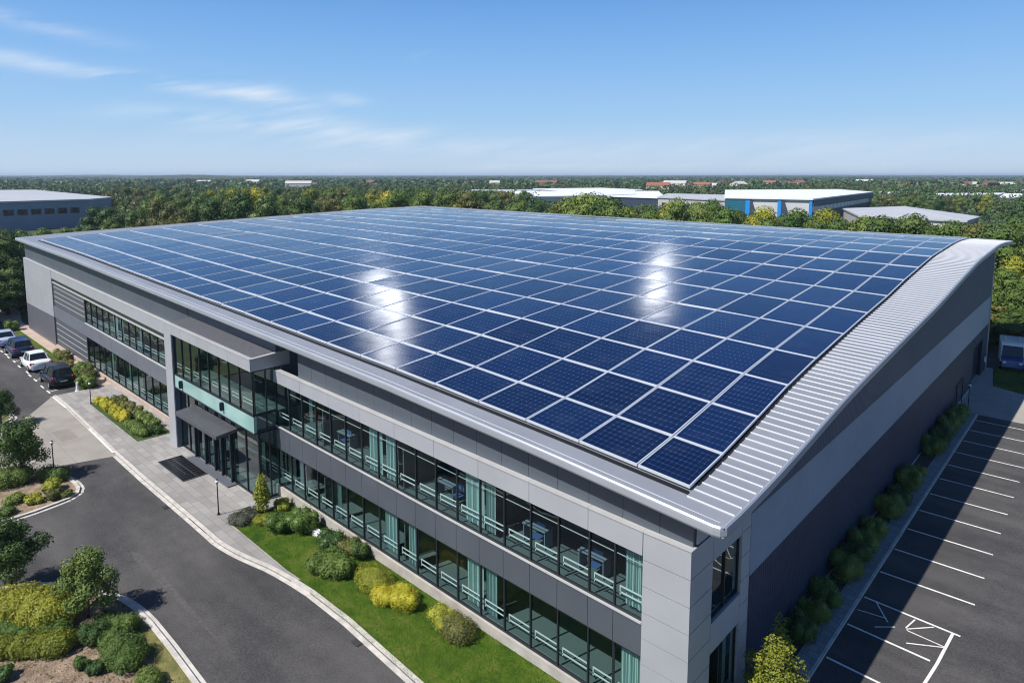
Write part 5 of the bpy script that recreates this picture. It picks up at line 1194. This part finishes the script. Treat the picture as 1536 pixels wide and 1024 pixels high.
def sumn(l):
    r_ = l[0]
    for q in l[1:]: r_ = WM('ADD', r_, q)
    return r_
patches = [(163, 7.2, 9, .55, .10, 1.0), (152.5, 6.3, 3.4, .9, .22, .85), (146.5, 6.2, 1.8, .5, .1, .6), (169, 10.4, 5.5, .5, .14, .75), (153, 4.2, 9, .8, .05, .95), (143, 2.9, 8, .9, .04, .5), (140.5, 10.0, 1.6, .6, .0, .35), (127, .8, 22, .25, .0, .35), (130, 2.2, 30, 1.0, 0, .3), (108, 2.2, 16, 1.2, 0, .2)]
cl = sumn([WM('MULTIPLY', blob(*p[:5]), p[5]) for p in patches])
mr = nt.nodes.new('ShaderNodeMapRange'); mr.inputs[1].default_value = .38; mr.inputs[2].default_value = .72; lk(nt, wisp, mr.inputs[0])
fac = WM('MINIMUM', WM('MULTIPLY', cl, mr.outputs[0]), .85)
SK = .10
# sky colour gently pulled towards the photograph's deeper blue
mx = nt.nodes.new('ShaderNodeMix'); mx.data_type = 'RGBA'; lk(nt, fac, mx.inputs[0])
hs = nt.nodes.new('ShaderNodeHueSaturation'); hs.inputs['Saturation'].default_value = 1.0; lk(nt, sky.outputs[0], hs.inputs['Color'])
ramp = nt.nodes.new('ShaderNodeValToRGB'); er = ramp.color_ramp.elements
lk(nt, WM('DIVIDE', EL, 90.0), ramp.inputs[0])
KK = 1 / (SK * 1.32)
stops = [(0, (.56, .71, .88)), (1.5, (.50, .67, .88)), (5, (.345, .59, .89)), (9, (.25, .50, .88)), (14, (.15, .375, .80)), (24, (.055, .18, .50)), (45, (.022, .085, .28)), (90, (.012, .05, .18))]
er[0].position = 0; er[0].color = (*stops[0][1], 1); er[1].position = 1; er[1].color = (*stops[-1][1], 1)
for e_, c_ in stops[1:-1]: q = er.new(e_ / 90); q.color = (*c_, 1)
vm = nt.nodes.new('ShaderNodeVectorMath'); vm.operation = 'SCALE'; vm.inputs['Scale'].default_value = KK; lk(nt, ramp.outputs[0], vm.inputs[0])
ms = nt.nodes.new('ShaderNodeMix'); ms.data_type = 'RGBA'; ms.inputs[0].default_value = .92; lk(nt, hs.outputs[0], ms.inputs[6]); lk(nt, vm.outputs[0], ms.inputs[7])
lk(nt, ms.outputs[2], mx.inputs[6]); mx.inputs[7].default_value = (5.9, 6.5, 7.3, 1)
# bright glow patches added to the unseen sky to mirror as glare in the panels
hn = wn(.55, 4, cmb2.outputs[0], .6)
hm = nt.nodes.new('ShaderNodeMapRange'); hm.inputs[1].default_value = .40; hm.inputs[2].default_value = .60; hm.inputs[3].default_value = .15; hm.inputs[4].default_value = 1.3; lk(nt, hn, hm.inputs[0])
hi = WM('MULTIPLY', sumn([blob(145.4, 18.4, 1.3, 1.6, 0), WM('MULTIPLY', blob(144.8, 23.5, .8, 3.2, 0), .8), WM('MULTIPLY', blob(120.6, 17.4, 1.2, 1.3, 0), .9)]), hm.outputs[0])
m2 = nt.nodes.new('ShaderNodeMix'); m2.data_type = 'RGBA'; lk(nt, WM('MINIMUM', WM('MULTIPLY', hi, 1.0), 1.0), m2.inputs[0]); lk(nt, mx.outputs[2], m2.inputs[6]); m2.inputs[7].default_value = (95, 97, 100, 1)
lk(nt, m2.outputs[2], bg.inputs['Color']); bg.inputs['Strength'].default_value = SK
sun = bpy.data.lights.new('sun', 'SUN'); sun.energy = 4.6; sun.angle = rad(.5); sun.color = (1, .96, .90)
so = bpy.data.objects.new('sun', sun); C.objects.link(so); so.rotation_euler = SD.to_track_quat('Z', 'Y').to_euler()
cd = bpy.data.cameras.new('camera'); cam = bpy.data.objects.new('camera', cd); C.objects.link(cam)
cam.matrix_world = Matrix.Translation(CP) @ RM.to_4x4()
cd.sensor_width = 36; cd.lens = FPX / 1536 * 36; cd.shift_y = -(512 - PY) / 1536; cd.clip_end = 20000; cd.clip_start = .1
sc = bpy.context.scene; sc.camera = cam
sc.view_settings.view_transform = 'Standard'; sc.view_settings.look = 'None'; sc.view_settings.exposure = .4; sc.view_settings.gamma = 1
sc.render.engine = 'CYCLES'; sc.cycles.filter_width = 1.1
